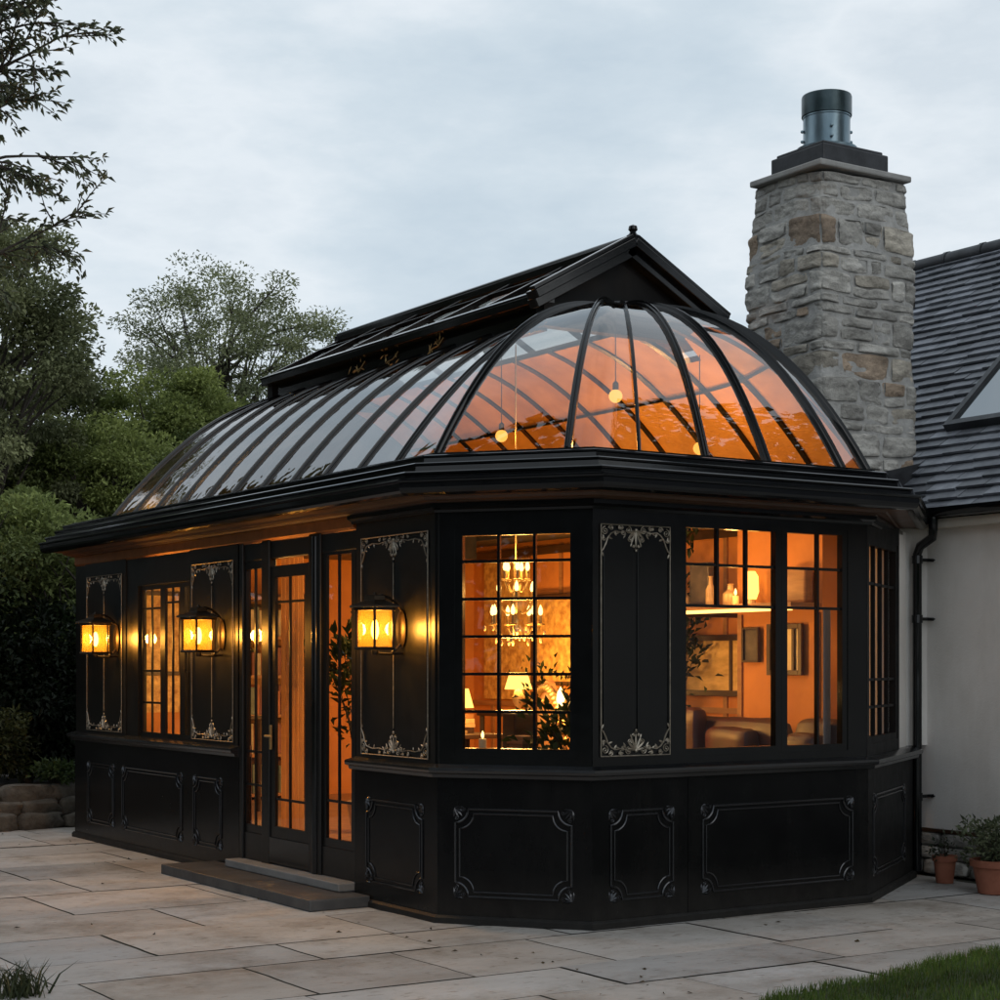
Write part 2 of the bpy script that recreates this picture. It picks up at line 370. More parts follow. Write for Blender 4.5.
# lawn: a sheet with real blades, its edge running along the paving
def lawn_edge(y): return -6.30-.215*(y-5.6)+.03*math.sin(y*5)+.02*math.sin(y*13)+.05*noise.noise(Vector((y*2.7, 0, 0)))+.03*noise.noise(Vector((y*9, 3, 0)))
lw = MB(); ys = [3.5+.1*i for i in range(66)]
vs = []; 
for y in ys: vs += [(lawn_edge(y), y, .012), (lawn_edge(y)+4.5, y, .016)]
lw.add(vs, [(2*i, 2*i+1, 2*i+3, 2*i+2) for i in range(len(ys)-1)])
setting(lw.build('lawn', 'turf'))
def blades(name, pts, h, wd, c0, c1, seed, lean=.5):
    r = np.random.default_rng(seed); n = len(pts); P = np.array(pts)
    hh = h*(.55+.7*r.random(n)); an = r.random(n)*2*PI; la = r.random(n)*2*PI; ll = lean*hh*(.2+.8*r.random(n))
    W = np.stack([np.cos(an), np.sin(an), np.zeros(n)], 1)*(wd*(.6+.8*r.random(n)))[:, None]
    D = np.stack([np.cos(la)*ll, np.sin(la)*ll, np.zeros(n)], 1); U = np.stack([np.zeros(n), np.zeros(n), hh], 1)
    V = np.stack([P-W/2, P+W/2, P+W*.35+D*.35+U*.6, P-W*.35+D*.35+U*.6, P+D+U], 1).reshape(-1, 3)
    k = np.arange(n)*5
    faces = [(a, a+1, a+2, a+3) for a in k.tolist()]+[(a+3, a+2, a+4) for a in k.tolist()]
    t = r.random(n)[:, None]; C = np.array(c0)*(1-t)+np.array(c1)*t
    pat = np.array([.82+.55*noise.noise(Vector((p[0]*2.2, p[1]*2.2, 4.)))+.3*noise.noise(Vector((p[0]*9, p[1]*9, 1.))) for p in P])
    dry = r.random(n) < .07; C[dry] = np.array((.16, .13, .055)); hh_ = pat
    C = np.repeat(C*((.65+.6*r.random(n))*pat)[:, None], 5, 0)
    me = bpy.data.meshes.new(name); me.from_pydata(V.tolist(), [], faces)
    a = me.attributes.new('tint', 'FLOAT_COLOR', 'POINT')
    a.data.foreach_set('color', np.concatenate([C, np.ones((len(C), 1))], 1).astype(np.float32).ravel())
    me.materials.append(M['leaf']); o = bpy.data.objects.new(name, me); col.objects.link(o); return o
pts = []
r2 = random.Random(5)
while len(pts) < 42000:
    y = r2.uniform(4.6, 9.2); x = lawn_edge(y)-.03+r2.random()**1.25*1.9
    pts.append((x, y, .01))
setting(tag(blades('grass', pts, .042, .0035, (.055, .115, .016), (.15, .21, .045), 3), 'short mown green grass at the edge of the paving', 'grass'), 'stuff')

# ------------------------------------------------------------------ conservatory
V0 = (-16.0, 5.66); VA = (-10.51, 5.66); VB = (-9.43, 5.66); VC = (-8.65, 6.28); VD = (-8.65, 8.58); VE = (-9.50, 9.885)
F = Frame(V0, VB); FB = Frame(VB, VC); FD = Frame(VC, VD); FE = Frame(VD, VE)
def U(u): return u+16.0           # u coordinate -> distance along the front
def DN(n): return n-6.28          # n coordinate -> distance along the end face
CON = thing('conservatory', 'black Victorian conservatory with a domed glass roof glowing orange from inside', 'conservatory', (-12.3, 7.9, 0))
FL = .30
DOOR0, DOOR1 = -12.34, -10.51
REC = -.035                        # door bay set back
# --- lower walls (panelled dado)
def frame_path(t0, t1, z0, z1, r, inset=0.):
    """rectangle whose corners are scooped inward"""
    t0 += inset; t1 -= inset; z0 += inset; z1 -= inset; r = r+inset*.25
    pts = []
    for cx, cz, a0 in ((t0, z0, 90), (t1, z0, 180), (t1, z1, 270), (t0, z1, 0)):
        for k in range(9):
            a = math.radians(a0-90*k/8 if True else 0)
            pts.append((cx+r*math.cos(a), cz+r*math.sin(a)))
    # order: each scoop is walked so that the outline runs round
    out = []
    for q, (cx, cz, a0, a1) in enumerate(((t0, z0, 90, 0), (t1, z0, 180, 90), (t1, z1, 270, 180), (t0, z1, 360, 270))):
        for k in range(9):
            a = math.radians(a0+(a1-a0)*k/8); out.append((cx+r*math.cos(a), cz+r*math.sin(a)))
    return out+[out[0], out[1]]
def leaf_shape(mb, fr, t, z, o, ang, ln, wd, thick=.006):
    """a small teardrop leaf lying on a wall facet"""
    ca, sa = math.cos(ang), math.sin(ang); vs = []
    ks = [(0, 0), (.25, .7), (.5, 1), (.75, .75), (1, 0), (.75, -.75), (.5, -1), (.25, -.7)]
    for a, b_ in ks:
        x = a*ln; y = b_*wd/2; vs.append(fr(t+x*ca-y*sa, o, z+x*sa+y*ca))
    x = .5*ln; vs.append(fr(t+x*ca, o+thick, z+x*sa))
    mb.add(vs, [(i, (i+1) % 8, 8) for i in range(8)])
def scroll(mb, fr, t, z, o, r, turns, a0, sgn, rad):
    pts = []; n = int(14*turns)
    for i in range(n+1):
        s = i/n; a = a0+sgn*s*turns*2*PI; rr = r*(1-.82*s)
        pts.append(fr(t+rr*math.cos(a), o, z+rr*math.sin(a)))
    mb.tube(pts, [rad*(1-.4*i/n) for i in range(n+1)], 5); mb.ball(pts[-1], rad*1.7, 6, 4)
def base_panel(fr, t0, t1, panels, mat='black', zt=.90, label=None):
    if fr is F: mat = 'blackf'
    mat = 'matt' if fr is FE else 'dado'
    b = MB(); b.box((t0, -.10, 0), (t1, 0, zt), fr)
    o = b.build('base_panel', mat, CON)
    for (a, c) in panels:
        m = MB()
        sm = min(1, (c-a)/.8)
        r = .085
        for ins, rad, off in ((0, .0075, .004), (.028, .006, .003)):
            P = [fr(t, off, z) for t, z in frame_path(a, c, .17, .71, r, ins)]
            m.tube(P, rad, 6, cap=False)
        m.build('moulding', 'mould', o, smooth=True)
        for cx, cz, a0 in ((a, .17, 45), (c, .17, 135), (c, .71, 225), (a, .71, 315)):
            k = MB(); sx = 1 if cx == a else -1; sz = 1 if cz == .17 else -1
            for da in (-50, -25, 0, 25, 50):
                leaf_shape(k, fr, cx-sx*.006, cz-sz*.006, .002, math.radians(a0+da), .072-.012*abs(da)/50, .018, .01)
            scroll(k, fr, cx+sx*.055, cz+sz*.008, .006, .016, 1.2, 0, sx, .003)
            scroll(k, fr, cx+sx*.008, cz+sz*.055, .006, .016, 1.2, PI/2, -sx, .003)
            k.build('corner_ornament', 'mould', o, smooth=True)
    return o
base_panel(F, 0, U(DOOR0)-.02, [(U(-15.65), U(-14.99)), (U(-14.78), U(-13.46)), (U(-13.22), U(-12.68))])
base_panel(F, U(DOOR1), F.L, [(U(-10.34), U(-9.61))])
base_panel(FB, 0, FB.L, [(.12, .87)])
base_panel(FD, 0, .738, [(DN(6.42), DN(6.90))])
base_panel(FD, .742, FD.L, [(DN(7.14), DN(8.43))])
base_panel(FE, 0, FE.L, [(.14, 1.24)])
# cover strip joints, plinth and sill follow the plan
sill_prof = [(-.05, .90), (.03, .90), (.045, .905), (.05, .925), (.075, .935), (.08, .95), (.078, .965), (.0, .985), (-.06, .985)]
m = MB(); m.sweep(sill_prof, [V0, (DOOR0, 5.66)]); m.build('sill', 'sill', CON)
m = MB(); m.sweep(sill_prof, [VA, VB, VC, VD, VE]); m.build('sill', 'sill', CON)
pl = [(-.02, 0.0), (.03, 0.0), (.03, .035), (.012, .05), (-.02, .05)]
m = MB(); m.sweep(pl, [V0, (DOOR0-.02, 5.66)]); m.build('plinth', 'matt', CON)
m = MB(); m.sweep(pl, [VA, VB, VC, VD, VE]); m.build('plinth', 'matt', CON)
# --- upper walls
ZU0, ZU1 = .985, 2.60
def wall_piece(fr, spans, o0=-.09, o1=-.02):
    for (t0, t1, z0, z1) in spans:
        b = MB(); b.box((t0, o0, z0), (t1, o1, z1), fr); b.build('wall', 'blackf' if fr is F else 'matt' if fr is FE else 'black', CON)
def filigree(fr, t0, t1, z0, z1, o, mat, line_mid):
    """thin border with scrollwork at head and foot; returns border and two filigree meshes"""
    bd = MB(); rd = .0042
    P = [(t0, z0), (t1, z0), (t1, z1), (t0, z1)]
    for i in range(4):
        a, c = P[i], P[(i+1) % 4]; bd.tube([fr(a[0], o, a[1]), fr(c[0], o, c[1])], rd, 6)
    w_ = t1-t0; mid = (t0+t1)/2
    res = [bd]
    for zb, s in ((z0, 1), (z1, -1)):
        k = MB(); H = .15
        def p(x, y): return fr(x, o, zb+s*y)
        for sx, xo in ((1, t0), (-1, t1)):
            X = lambda x: xo+sx*x
            c = [(0, H*1.12), (.018, H*1.0), (.035, H*.8), (.05, H*.55), (.075, H*.36), (.11*w_/.7+.02, H*.26), (.2*w_/.7, H*.30), (.27*w_/.7, H*.22)]
            k.tube([p(X(x), y) for x, y in c], [.004, .0045, .005, .005, .0045, .004, .0035, .003], 5)
            for (x, y, r, t, a0, sg) in ((.03, .04, .026, 1.5, PI/2, -1), (.075, .022, .019, 1.4, PI, 1), (.018, .085, .016, 1.3, 0, 1), (.2*w_/.7, .018, .016, 1.3, PI/2, 1)):
                scroll(k, fr, X(x), zb+s*y, o, r, t, a0 if sx > 0 else PI-a0, sg*sx*s, .0036)
            for (x, y, a, ln) in ((.004, H*1.1, 65, .035), (.05, .075, 20, .04), (.095, .042, 50, .035), (.14*w_/.7, .04, 75, .03), (.015, .06, 80, .04), (.055, .012, 25, .035)):
                aa = math.radians(a); aa = aa if sx > 0 else PI-aa
                leaf_shape(k, fr, X(x), zb+s*y, o, aa if s > 0 else -aa, ln, .014)
        for da, ln in ((0, .11), (24, .10), (-24, .10), (50, .085), (-50, .085), (76, .07), (-76, .07)):
            a = math.radians(90+da); leaf_shape(k, fr, mid, zb+s*.03, o, a if s > 0 else -a, ln, .017, .008)
        k.ball(p(mid, .03), .012, 6, 4); k.ball(p(mid, .155), .008, 6, 4); leaf_shape(k, fr, mid-.018, zb+s*.145, o, 0, .036, .007)
        for sx in (1, -1):
            for (x, y, r, t, a0, sg) in ((.058, .03, .024, 1.6, PI/2, -1), (.045, .085, .017, 1.3, 0, 1), (.10, .045, .017, 1.4, PI, -1), (.125, .018, .012, 1.3, PI/2, 1), (.018, .125, .011, 1.2, 0, 1)):
                scroll(k, fr, mid+sx*x, zb+s*y, o, r, t, a0 if sx > 0 else PI-a0, sg*sx*s, .0036)
            for (x, y, a, ln) in ((.075, .05, 55, .04), (.12, .04, 30, .035), (.03, .10, 70, .035), (.09, .015, 10, .04)):
                aa = math.radians(a if sx > 0 else 180-a); leaf_shape(k, fr, mid+sx*x, zb+s*y, o, aa if s > 0 else -aa, ln, .012)
        res.append(k)
    if line_mid: bd.tube([fr(mid, o, z0+.18), fr(mid, o, z1-.18)], rd*.9, 6)
    return res
def deco_panel(fr, t0, t1, z0=1.02, z1=2.44, mid=True, zlo=ZU0, grow=.07):
    b = MB(); b.box((t0-grow, -.09, zlo), (t1+grow, 0, ZU1), fr)
    pm_ = 'blackf' if fr is F else 'black'; o = b.build('decorative_panel', pm_, CON)
    f = MB()                       # two flush raised fields with a narrow groove between them
    mm = (t0+t1)/2
    for a, c in ((t0+.02, mm-.014), (mm+.014, t1-.02)): f.box((a, 0, z0+.02), (c, .008, z1-.02), fr)
    f.build('raised_field', pm_, o, bev=.003)
    bd, k0, k1 = filigree(fr, t0, t1, z0, z1, .011, 'pewter', mid)
    bd.build('border', 'pewter', o, smooth=True); k0.build('filigree', 'pewter', o, smooth=True); k1.build('filigree', 'pewter', o, smooth=True)
def window(fr, t0, t1, z0, z1, cols, rows, name='window', fw=.05, o=-.045, bar=.018, parent=None, glassm='glass', mat='black', frame_depth=.05, pane_o=None):
    """frame with bars at the given fractions; cols/rows are lists of absolute t / z positions, a row may be limited to a span"""
    b = MB(); d = frame_depth
    if fr is F: mat = 'blackf'; d = .024
    if fr is FE: mat = 'matt'
    bi, bo = (.006, .010) if fr is F else (.014, .016)
    b.box((t0-fw, o-d/2, z0-fw), (t0, o+d/2, z1+fw), fr); b.box((t1, o-d/2, z0-fw), (t1+fw, o+d/2, z1+fw), fr)
    b.box((t0, o-d/2, z0-fw), (t1, o+d/2, z0), fr); b.box((t0, o-d/2, z1), (t1, o+d/2, z1+fw), fr)
    w_ = b.build(name, mat, parent or CON)
    if cols or rows:
        k = MB()
        for c in cols:
            if isinstance(c, tuple): t, a, e = c
            else: t, a, e = c, z0, z1
            k.box((t-bar/2, o-bi, a), (t+bar/2, o+bo, e), fr)
        for r in rows:
            if isinstance(r, tuple): z, a, e = r
            else: z, a, e = r, t0, t1
            k.box((a, o-bi+.002, z-bar/2), (e, o+bo-.003, z+bar/2), fr)
        k.build('glazing_bar', mat, w_)
    p = MB(); po = o if pane_o is None else pane_o
    p.add([fr(t0, po, z0), fr(t1, po, z0), fr(t1, po, z1), fr(t0, po, z1)], [(0, 1, 2, 3)])
    p.build('pane', glassm, w_)
    return w_
# front, left part: panel | window | panel
wall_piece(F, [(0, U(-15.72), ZU0, ZU1), (U(-14.71), U(-14.448), ZU0, ZU1), (U(-14.448), U(-13.31), 2.28, ZU1), (U(-12.38), U(DOOR0), ZU0, ZU1)], o1=-.01)
deco_panel(F, U(-15.65), U(-14.78), z0=.99+.02, z1=2.40)
deco_panel(F, U(-13.24), U(-12.45), z0=.99+.02, z1=2.40)
window(F, U(-14.40), U(-14.00), 1.03, 2.24, [U(-14.20)], [1.28, 1.55, 2.08])
window(F, U(-13.90), U(-13.585), 1.03, 2.24, [U(-13.75)], [2.12])
window(F, U(-13.485), U(-13.36), 1.03, 2.24, [U(-13.425)], [1.55, 2.02])
# door bay, set back between two posts
b = MB()
for a, c in ((DOOR0-.02, DOOR0+.04), (-11.97, -11.84), (-11.20, -11.02)): b.box((U(a), REC-.03, .13), (U(c), REC+.035, 2.52), F)
b.box((U(DOOR0)-.02, REC-.032, 2.38), (U(DOOR1), REC+.02, 2.60), F)
b.build('door_frame', 'blackf', CON, bev=.008)
b = MB(); b.tube([F(U(-11.10), REC+.03, .14), F(U(-11.10), REC+.03, 2.5)], .03, 10); b.build('door_post', 'blackr', CON, smooth=True)
window(F, U(-12.28), U(-12.00), .40, 2.32, [U(-12.13)], [.95, .70], name='sidelight', o=REC, fw=.06)
window(F, U(-10.97), U(-10.60), .40, 2.36, [U(-10.79)], [.66], name='sidelight', o=REC, fw=.06)
for t0, t1, z0, z1 in ((-12.30, -11.93, .14, .338), (-11.04, -10.51, .14, .338)):
    b = MB(); b.box((U(t0), REC-.05, z0), (U(t1), REC+.02, z1), F); b.build('kick_panel', 'blackf', CON)
FL_D = .15
dr = window(F, U(-11.76), U(-11.28), .42, 2.24, [U(-11.53)], [2.06, .62], name='door', o=REC+.01, fw=.085)
b = MB(); b.box((U(-11.845), REC-.02, .15), (U(-11.195), REC+.032, .334), F); b.build('kick_panel', 'black', dr)
b = MB(); b.box((U(-11.815), REC+.036, .98), (U(-11.785), REC+.044, 1.16), F)
b.tube([F(U(-11.80), REC+.044, 1.08), F(U(-11.80), REC+.085, 1.08), F(U(-11.69), REC+.09, 1.08)], .009, 8); b.build('handle', 'gold', dr, smooth=True)
# corner panel with the nearest lantern
wall_piece(F, [(U(DOOR1), U(-10.47), ZU0, ZU1), (U(-9.46), F.L, ZU0, ZU1)], o1=-.01)
deco_panel(F, U(-10.40), U(-9.53), z0=1.01, z1=2.44)
# canted bay, facet with the gridded window
wall_piece(FB, [(0, .11, ZU0, ZU1), (.905, FB.L, ZU0, ZU1), (.11, .905, 2.45, ZU1), (.11, .905, ZU0, 1.035)], o1=-.01)
zr = [1.08+.232*i for i in range(1, 6)]
window(FB, .16, .855, 1.085, 2.40, [.16+.2317, .16+.4633], zr, o=-.04)
# end face: panel then the big two-light window
wall_piece(FD, [(0, .0, ZU0, ZU0+.01)], o1=-.01) if False else None
deco_panel(FD, DN(6.34), DN(6.87), z0=1.045, z1=2.455, mid=False, grow=.055)
wall_piece(FD, [(.645, .69, ZU0, ZU1), (2.123, FD.L, ZU0, ZU1), (.69, 2.123, 2.50, ZU1), (.69, 2.123, ZU0, 1.03)], o1=-.01)
zb1, zb2 = 2.235, 1.975
window(FD, .74, 1.485, 1.075, 2.465, [(.74+.265, zb2, 2.465), (.74+.505, zb2, 2.465)], [zb1, zb2], o=-.04)
window(FD, 1.586, 2.075, 1.075, 2.465, [1.586+.28], [zb1, zb2], o=-.04)
# short return facet beside the house
wall_piece(FE, [(0, .052, ZU0, ZU1), (1.048, 1.10, ZU0, ZU1), (.052, 1.048, 2.47, ZU1), (.052, 1.048, ZU0, 1.062)], o1=-.01)
window(FE, .10, 1.0, 1.11, 2.42, [.10+.9*k/4 for k in (1, 2, 3)], [2.16, 1.50, 1.31], o=-.04)
b = MB(); b.box((-9.76, 9.70, .985), (-9.604, 10.149, 2.64)); b.build('return_board', 'stucco', CON)
b = MB(); b.box((-9.78, 9.80, 0), (-9.67, 10.149, .98)); b.build('wall', 'matt', CON)
b = MB(); b.box((1.10, -.14, ZU0), (1.555, -.05, ZU1), FE); b.build('return_board', 'stucco', CON)
# rear walls of the room (house side and far end)
b = MB(); b.box((-16.0, 5.72, 0), (-15.9, 10.15, 2.6)); b.build('wall', 'black', CON)
b = MB(); b.box((-16.0, 10.03, 0), (-12.82, 10.15, 2.6)); b.build('wall', 'black', CON)
b = MB(); b.box((-15.90, 9.97, FL), (-9.75, 10.03, 2.88)); b.box((-15.9, 5.80, FL), (-15.86, 9.97, 2.88)); b.build('interior_wall', 'plaster', CON)
b = MB(); b.box((-10.90, 9.36, FL), (-9.92, 9.97, 2.86)); b.build('chimney_breast', 'plaster', CON)
b = MB()
P = [(-15.86, 5.78), (-9.45, 5.78), (-8.78, 6.33), (-8.78, 8.55), (-9.6, 9.8), (-9.75, 9.97), (-15.86, 9.97)]
b.add([(x, y, FL) for x, y in P], [tuple(range(len(P)))]); b.build('floor', 'woodfloor', CON)
b = MB()                            # plaster lining behind the dado and over the doors
b.box((U(-15.9), -.125, FL), (U(-12.4), -.105, ZU0), F); b.box((U(-10.5), -.125, FL), (F.L-.06, -.105, ZU0), F)
b.build('dado_lining', 'wood', CON)
for k in range(9):
    b = MB(); x = -15.5+.62*k; b.box((x, 9.952, FL+.1), (x+.05, 9.9695, 2.80)); b.build('wall_batten', 'wood', CON)
for x in (-10.88, -10.42, -9.99):
    b = MB(); b.box((x, 9.340, FL+.1), (x+.05, 9.3595, 2.0)); b.build('wall_batten', 'wood', CON)
b = MB(); b.box((-15.85, 9.945, 1.18), (-10.9, 9.951, 1.23)); b.build('dado_rail', 'wood', CON)
b = MB(); b.box((-15.85, 9.93, 2.70), (-10.9, 9.951, 2.78)); b.build('picture_rail', 'darkwood', CON)
# curtains seen through the front lights
def curtain(fr, t0, t1, z0, z1, o, n=14, amp=.02):
    mb = MB(); k = n*6
    vs = []
    for z in (z0, z1):
        for i in range(k+1): vs.append(fr(t0+(t1-t0)*i/k, o+amp*math.sin(2*PI*n*i/k), z))
    mb.add(vs, [(i, i+1, k+2+i, k+1+i) for i in range(k)])
    return mb
for a, c, o, lb in ((-14.06, -13.88, -.25, 'ochre curtain behind the left front window, between its two wider lights'), (-12.34, -11.98, -.35, 'ochre curtain behind the tall sidelight left of the door'),
                    (-11.05, -10.80, -.35, 'ochre curtain behind the tall sidelight right of the door'), (-13.80, -13.35, -.25, 'wide ochre curtain at the right end of the left front window')):
    tag(curtain(F, U(a), U(c), FL+.02, 2.45, o, 5, .014).build('curtain', 'curtain', None, smooth=True), lb, 'curtain', 'curtains behind the front glazing')
tag(curtain(FE, .02, 1.16, 1.02, 2.5, -.17, 9, .012).build('curtain', 'net', None, smooth=True), 'pale net curtain behind the narrow return window beside the downpipe', 'curtain')
# --- cornice: soffit, gutter mouldings, frieze
EV = [(-15.98, 5.66), VB, VC, VD, (-9.72, 9.80)]
m = MB(); m.sweep([(-.10, 2.60), (-.10, 2.545), (.025, 2.545), (.03, 2.56), (.06, 2.575), (.06, 2.60)], [(DOOR1, 5.66), VB, VC, VD, (-9.60, 9.82)]); m.build('frieze', 'black', CON)
m = MB(); m.sweep([(-.19, 2.60), (-.19, 2.50), (-.02, 2.50), (-.012, 2.515), (.01, 2.53), (.01, 2.60)], [(-15.98, 5.66), (DOOR1-.002, 5.66)]); m.build('frieze', 'friezeglow', CON)
m = MB(); m.sweep([(-.10, 2.603), (.05, 2.603), (.055, 2.612), (.12, 2.618), (.125, 2.635), (.27, 2.643), (.27, 2.66), (-.10, 2.66)], EV); m.build('soffit', 'soffit', CON)
prof = [(.22, 2.655), (.275, 2.628), (.30, 2.630), (.325, 2.640), (.337, 2.655), (.341, 2.672), (.341, 2.700), (.352, 2.704), (.355, 2.714), (.350, 2.724), (.335, 2.728), (.285, 2.731),
        (.285, 2.752), (.296, 2.757), (.297, 2.768), (.288, 2.776), (.20, 2.780), (.196, 2.815), (.206, 2.821), (.207, 2.832), (.198, 2.838), (.125, 2.842), (.120, 2.872), (.128, 2.878), (.128, 2.888), (.115, 2.894), (.05, 2.898), (.045, 2.914), (-.10, 2.914), (-.10, 2.655)]
m = MB(); m.sweep(prof, EV); m.build('cornice', 'blackr', CON, recalc=True)
b = MB(); b.box((-15.98, 9.46, 2.84), (-9.6, 10.15, 2.90)); b.box((-15.98, 5.76, 2.66), (-15.0, 9.46, 2.90)); b.build('flat_roof', 'lead', CON)
# --- domed roof
ZD, HD = 2.905, 1.21
NR, UA = 7.55, -10.10             # ridge line and the point where the front ribs meet
NBK = 9.44
def dome(base, s):
    bu, bn = base; cu = min(bu, UA)
    fr_ = max(0, min(1, (bu-UA)/1.2)); p = 1.95+.8*fr_
    return Vector((bu+(cu-bu)*s, bn+(NR-bn)*s, ZD+HD*(1-(1-s)**p)))
front = [(-15+.506*k, 5.66) for k in range(11)]+[(-9.43, 5.66)]
bay = [(-8.77, 6.185), (-8.65, 6.64), (-8.65, 7.17), (-8.65, 7.68), (-8.65, 8.33), (-8.72, 8.64), (-9.08, 9.04), (-9.43, 9.44)]
back = [(-9.94-.506*k, 9.44) for k in range(11)]
bases = front+bay+back
def smax(bs): return 1.0 if bs[0] > -10.3 else .80
NS = 16
def subdiv(b0, b1, n):
    """points along the eaves between two ribs, kept on the plan outline (corner at the end facet)"""
    return [(b0[0]+(b1[0]-b0[0])*i/n, b0[1]+(b1[1]-b0[1])*i/n) for i in range(n+1)]
LIN = []
for i in range(len(bases)-1):
    b0, b1 = bases[i], bases[i+1]
    solid = i >= len(front)+6
    seg = subdiv(b0, b1, 4)
    if b0 == (-8.77, 6.185): seg = [b0, (-8.71, 6.235), (-8.65, 6.30), (-8.65, 6.47), b1]
    mb = MB(); vs = []
    for q in seg:
        sm = 1.0 if (q[0] > -10.12) else .80
        sm = .985 if sm == 1 else sm
        for k in range(NS+1): vs.append(dome(q, sm*k/NS))
    fs = [(j*(NS+1)+k, (j+1)*(NS+1)+k, (j+1)*(NS+1)+k+1, j*(NS+1)+k+1) for j in range(len(seg)-1) for k in range(NS)]
    mb.add(vs, fs)
    if solid:
        KS = 11 if max(b0[0], b1[0]) > -10.2 else NS; N1 = NS+1
        lo = [f for f in fs if (f[0] % N1) < KS]; hi = [f for f in fs if (f[0] % N1) >= KS]
        LIN.append((vs, lo))
        if hi: hb = MB(); hb.add(vs, hi); hb.build('roof_pane', 'frontglass', CON, smooth=True, ang=80)
    else: mb.build('roof_pane', 'roofglass' if i < len(front)-4 else 'frontglass', CON, smooth=True, ang=80)
ln = MB(); sh = MB()
for vs, fs in LIN:
    ln.add(vs, fs); sh.add([v+Vector((0, .02, .05)) for v in vs], fs)
ln.build('ceiling', 'lining', CON, smooth=True, ang=80); sh.build('rear_roof', 'lead', CON, smooth=True, ang=80)
b = MB(); b.add([(-15.86, 9.40, 2.89), (-9.6, 9.40, 2.89), (-9.6, 9.99, 2.89), (-15.86, 9.99, 2.89)], [(0, 1, 2, 3)]); b.build('ceiling', 'lining', CON)
def rib(base, sm, wd, ht, name='roof_rib'):
    mb = MB(); pts = [dome(base, sm*k/20) for k in range(21)]; vs = []
    side = (pts[4]-pts[0]); side.z = 0
    side = Vector((-side.y, side.x, 0)).normalized()
    prof = [(-.5, -.5), (-.5, .25), (-.36, .45), (-.14, .5), (-.10, .8), (.10, .8), (.14, .5), (.36, .45), (.5, .25), (.5, -.5)]
    for k in range(21):
        t = (pts[min(20, k+1)]-pts[max(0, k-1)]).normalized(); nn = t.cross(side)
        if nn.z < 0: nn = -nn
        tap = 1 if sm < .9 else 1-.45*(k/20)**1.5
        for x, y in prof: vs.append(pts[k]+side*x*wd*tap+nn*y*ht)
    m_ = len(prof)
    fs = [(k*m_+j, k*m_+(j+1) % m_, (k+1)*m_+(j+1) % m_, (k+1)*m_+j) for k in range(20) for j in range(m_)]
    fs += [tuple(range(m_)), tuple(20*m_+j for j in range(m_))]
    mb.add(vs, fs); return mb.build(name, 'black', CON, smooth=True, ang=35, recalc=True)
for i, bs in enumerate(bases):
    thin = bs == (-8.65, 6.64)
    sm = .81 if bs[0] < -10.12 else .99
    rib(bs, sm, .024 if thin else (.052 if bs[0] < -9.5 else .046), .03 if thin else (.03 if bs[0] < -9.5 else .045))
b = MB(); b.lathe([(.0, .05), (.09, .045), (.11, .02), (.10, -.03), (0, -.035)], (UA+.02, NR, ZD+HD+.01), 16); b.build('rib_boss', 'blackr', CON, smooth=True)
# ring purlin inside the far half, and the closed rear end
P = [dome(q, .42) for q in subdiv(bases[18], bases[19], 3)+back]
b = MB(); b.tube([p+Vector((0, -.02, -.02)) for p in P], .014, 6); b.build('purlin', 'black', CON, smooth=True)
P = [dome((-15.0, 5.66), .80*k/16) for k in range(17)]; Q = [dome((-15.0, NBK), .80*k/16) for k in range(17)][::-1]
b = MB(); vs = P+Q; vs += [v+Vector((-.05, 0, 0)) for v in vs]; n_ = len(P+Q)
b.add(vs, [tuple(range(n_)), tuple(range(n_, 2*n_))[::-1]]+[(i, (i+1) % n_, n_+(i+1) % n_, n_+i) for i in range(n_)]); b.build('roof_end', 'blackr', CON)
# --- roof lantern along the ridge
LU0, LU1, LH, LE = -14.62, -10.20, 4.61, 4.17
LC, HWID = 7.74, .80
b = MB()
for s in (-1, 1):
    y = LC+s*(HWID-.12)
    b.box((LU0+.1, y-.03, 3.96), (LU1-.10, y+.03, LE))
    b.box((LU0-.02, LC+s*(HWID-.16), LE-.04), (LU1-.02, LC+s*(HWID+.02), LE+.02))
LAN = b.build('roof_lantern', 'blackr', CON, bev=.006)
def slope_pt(u, s, d, off=0):
    """d from eaves (0) to ridge (1)"""
    y = LC+s*HWID*(1-d); z = LE+(LH-LE)*d
    nn = Vector((0, s*(LH-LE), HWID)).normalized()
    return Vector((u, y, z))+nn*off
def bar(mb, A, B, w_, h_, up):
    A, B = Vector(A), Vector(B); t = (B-A).normalized(); sd_ = t.cross(Vector(up)).normalized(); up_ = sd_.cross(t).normalized()
    vs = [p+sd_*x*w_/2+up_*y*h_/2 for p in (A, B) for x, y in ((-1, -1), (1, -1), (1, 1), (-1, 1))]
    mb.add(vs, [(0, 1, 2, 3), (7, 6, 5, 4), (0, 4, 5, 1), (1, 5, 6, 2), (2, 6, 7, 3), (3, 7, 4, 0)])
NP = 6
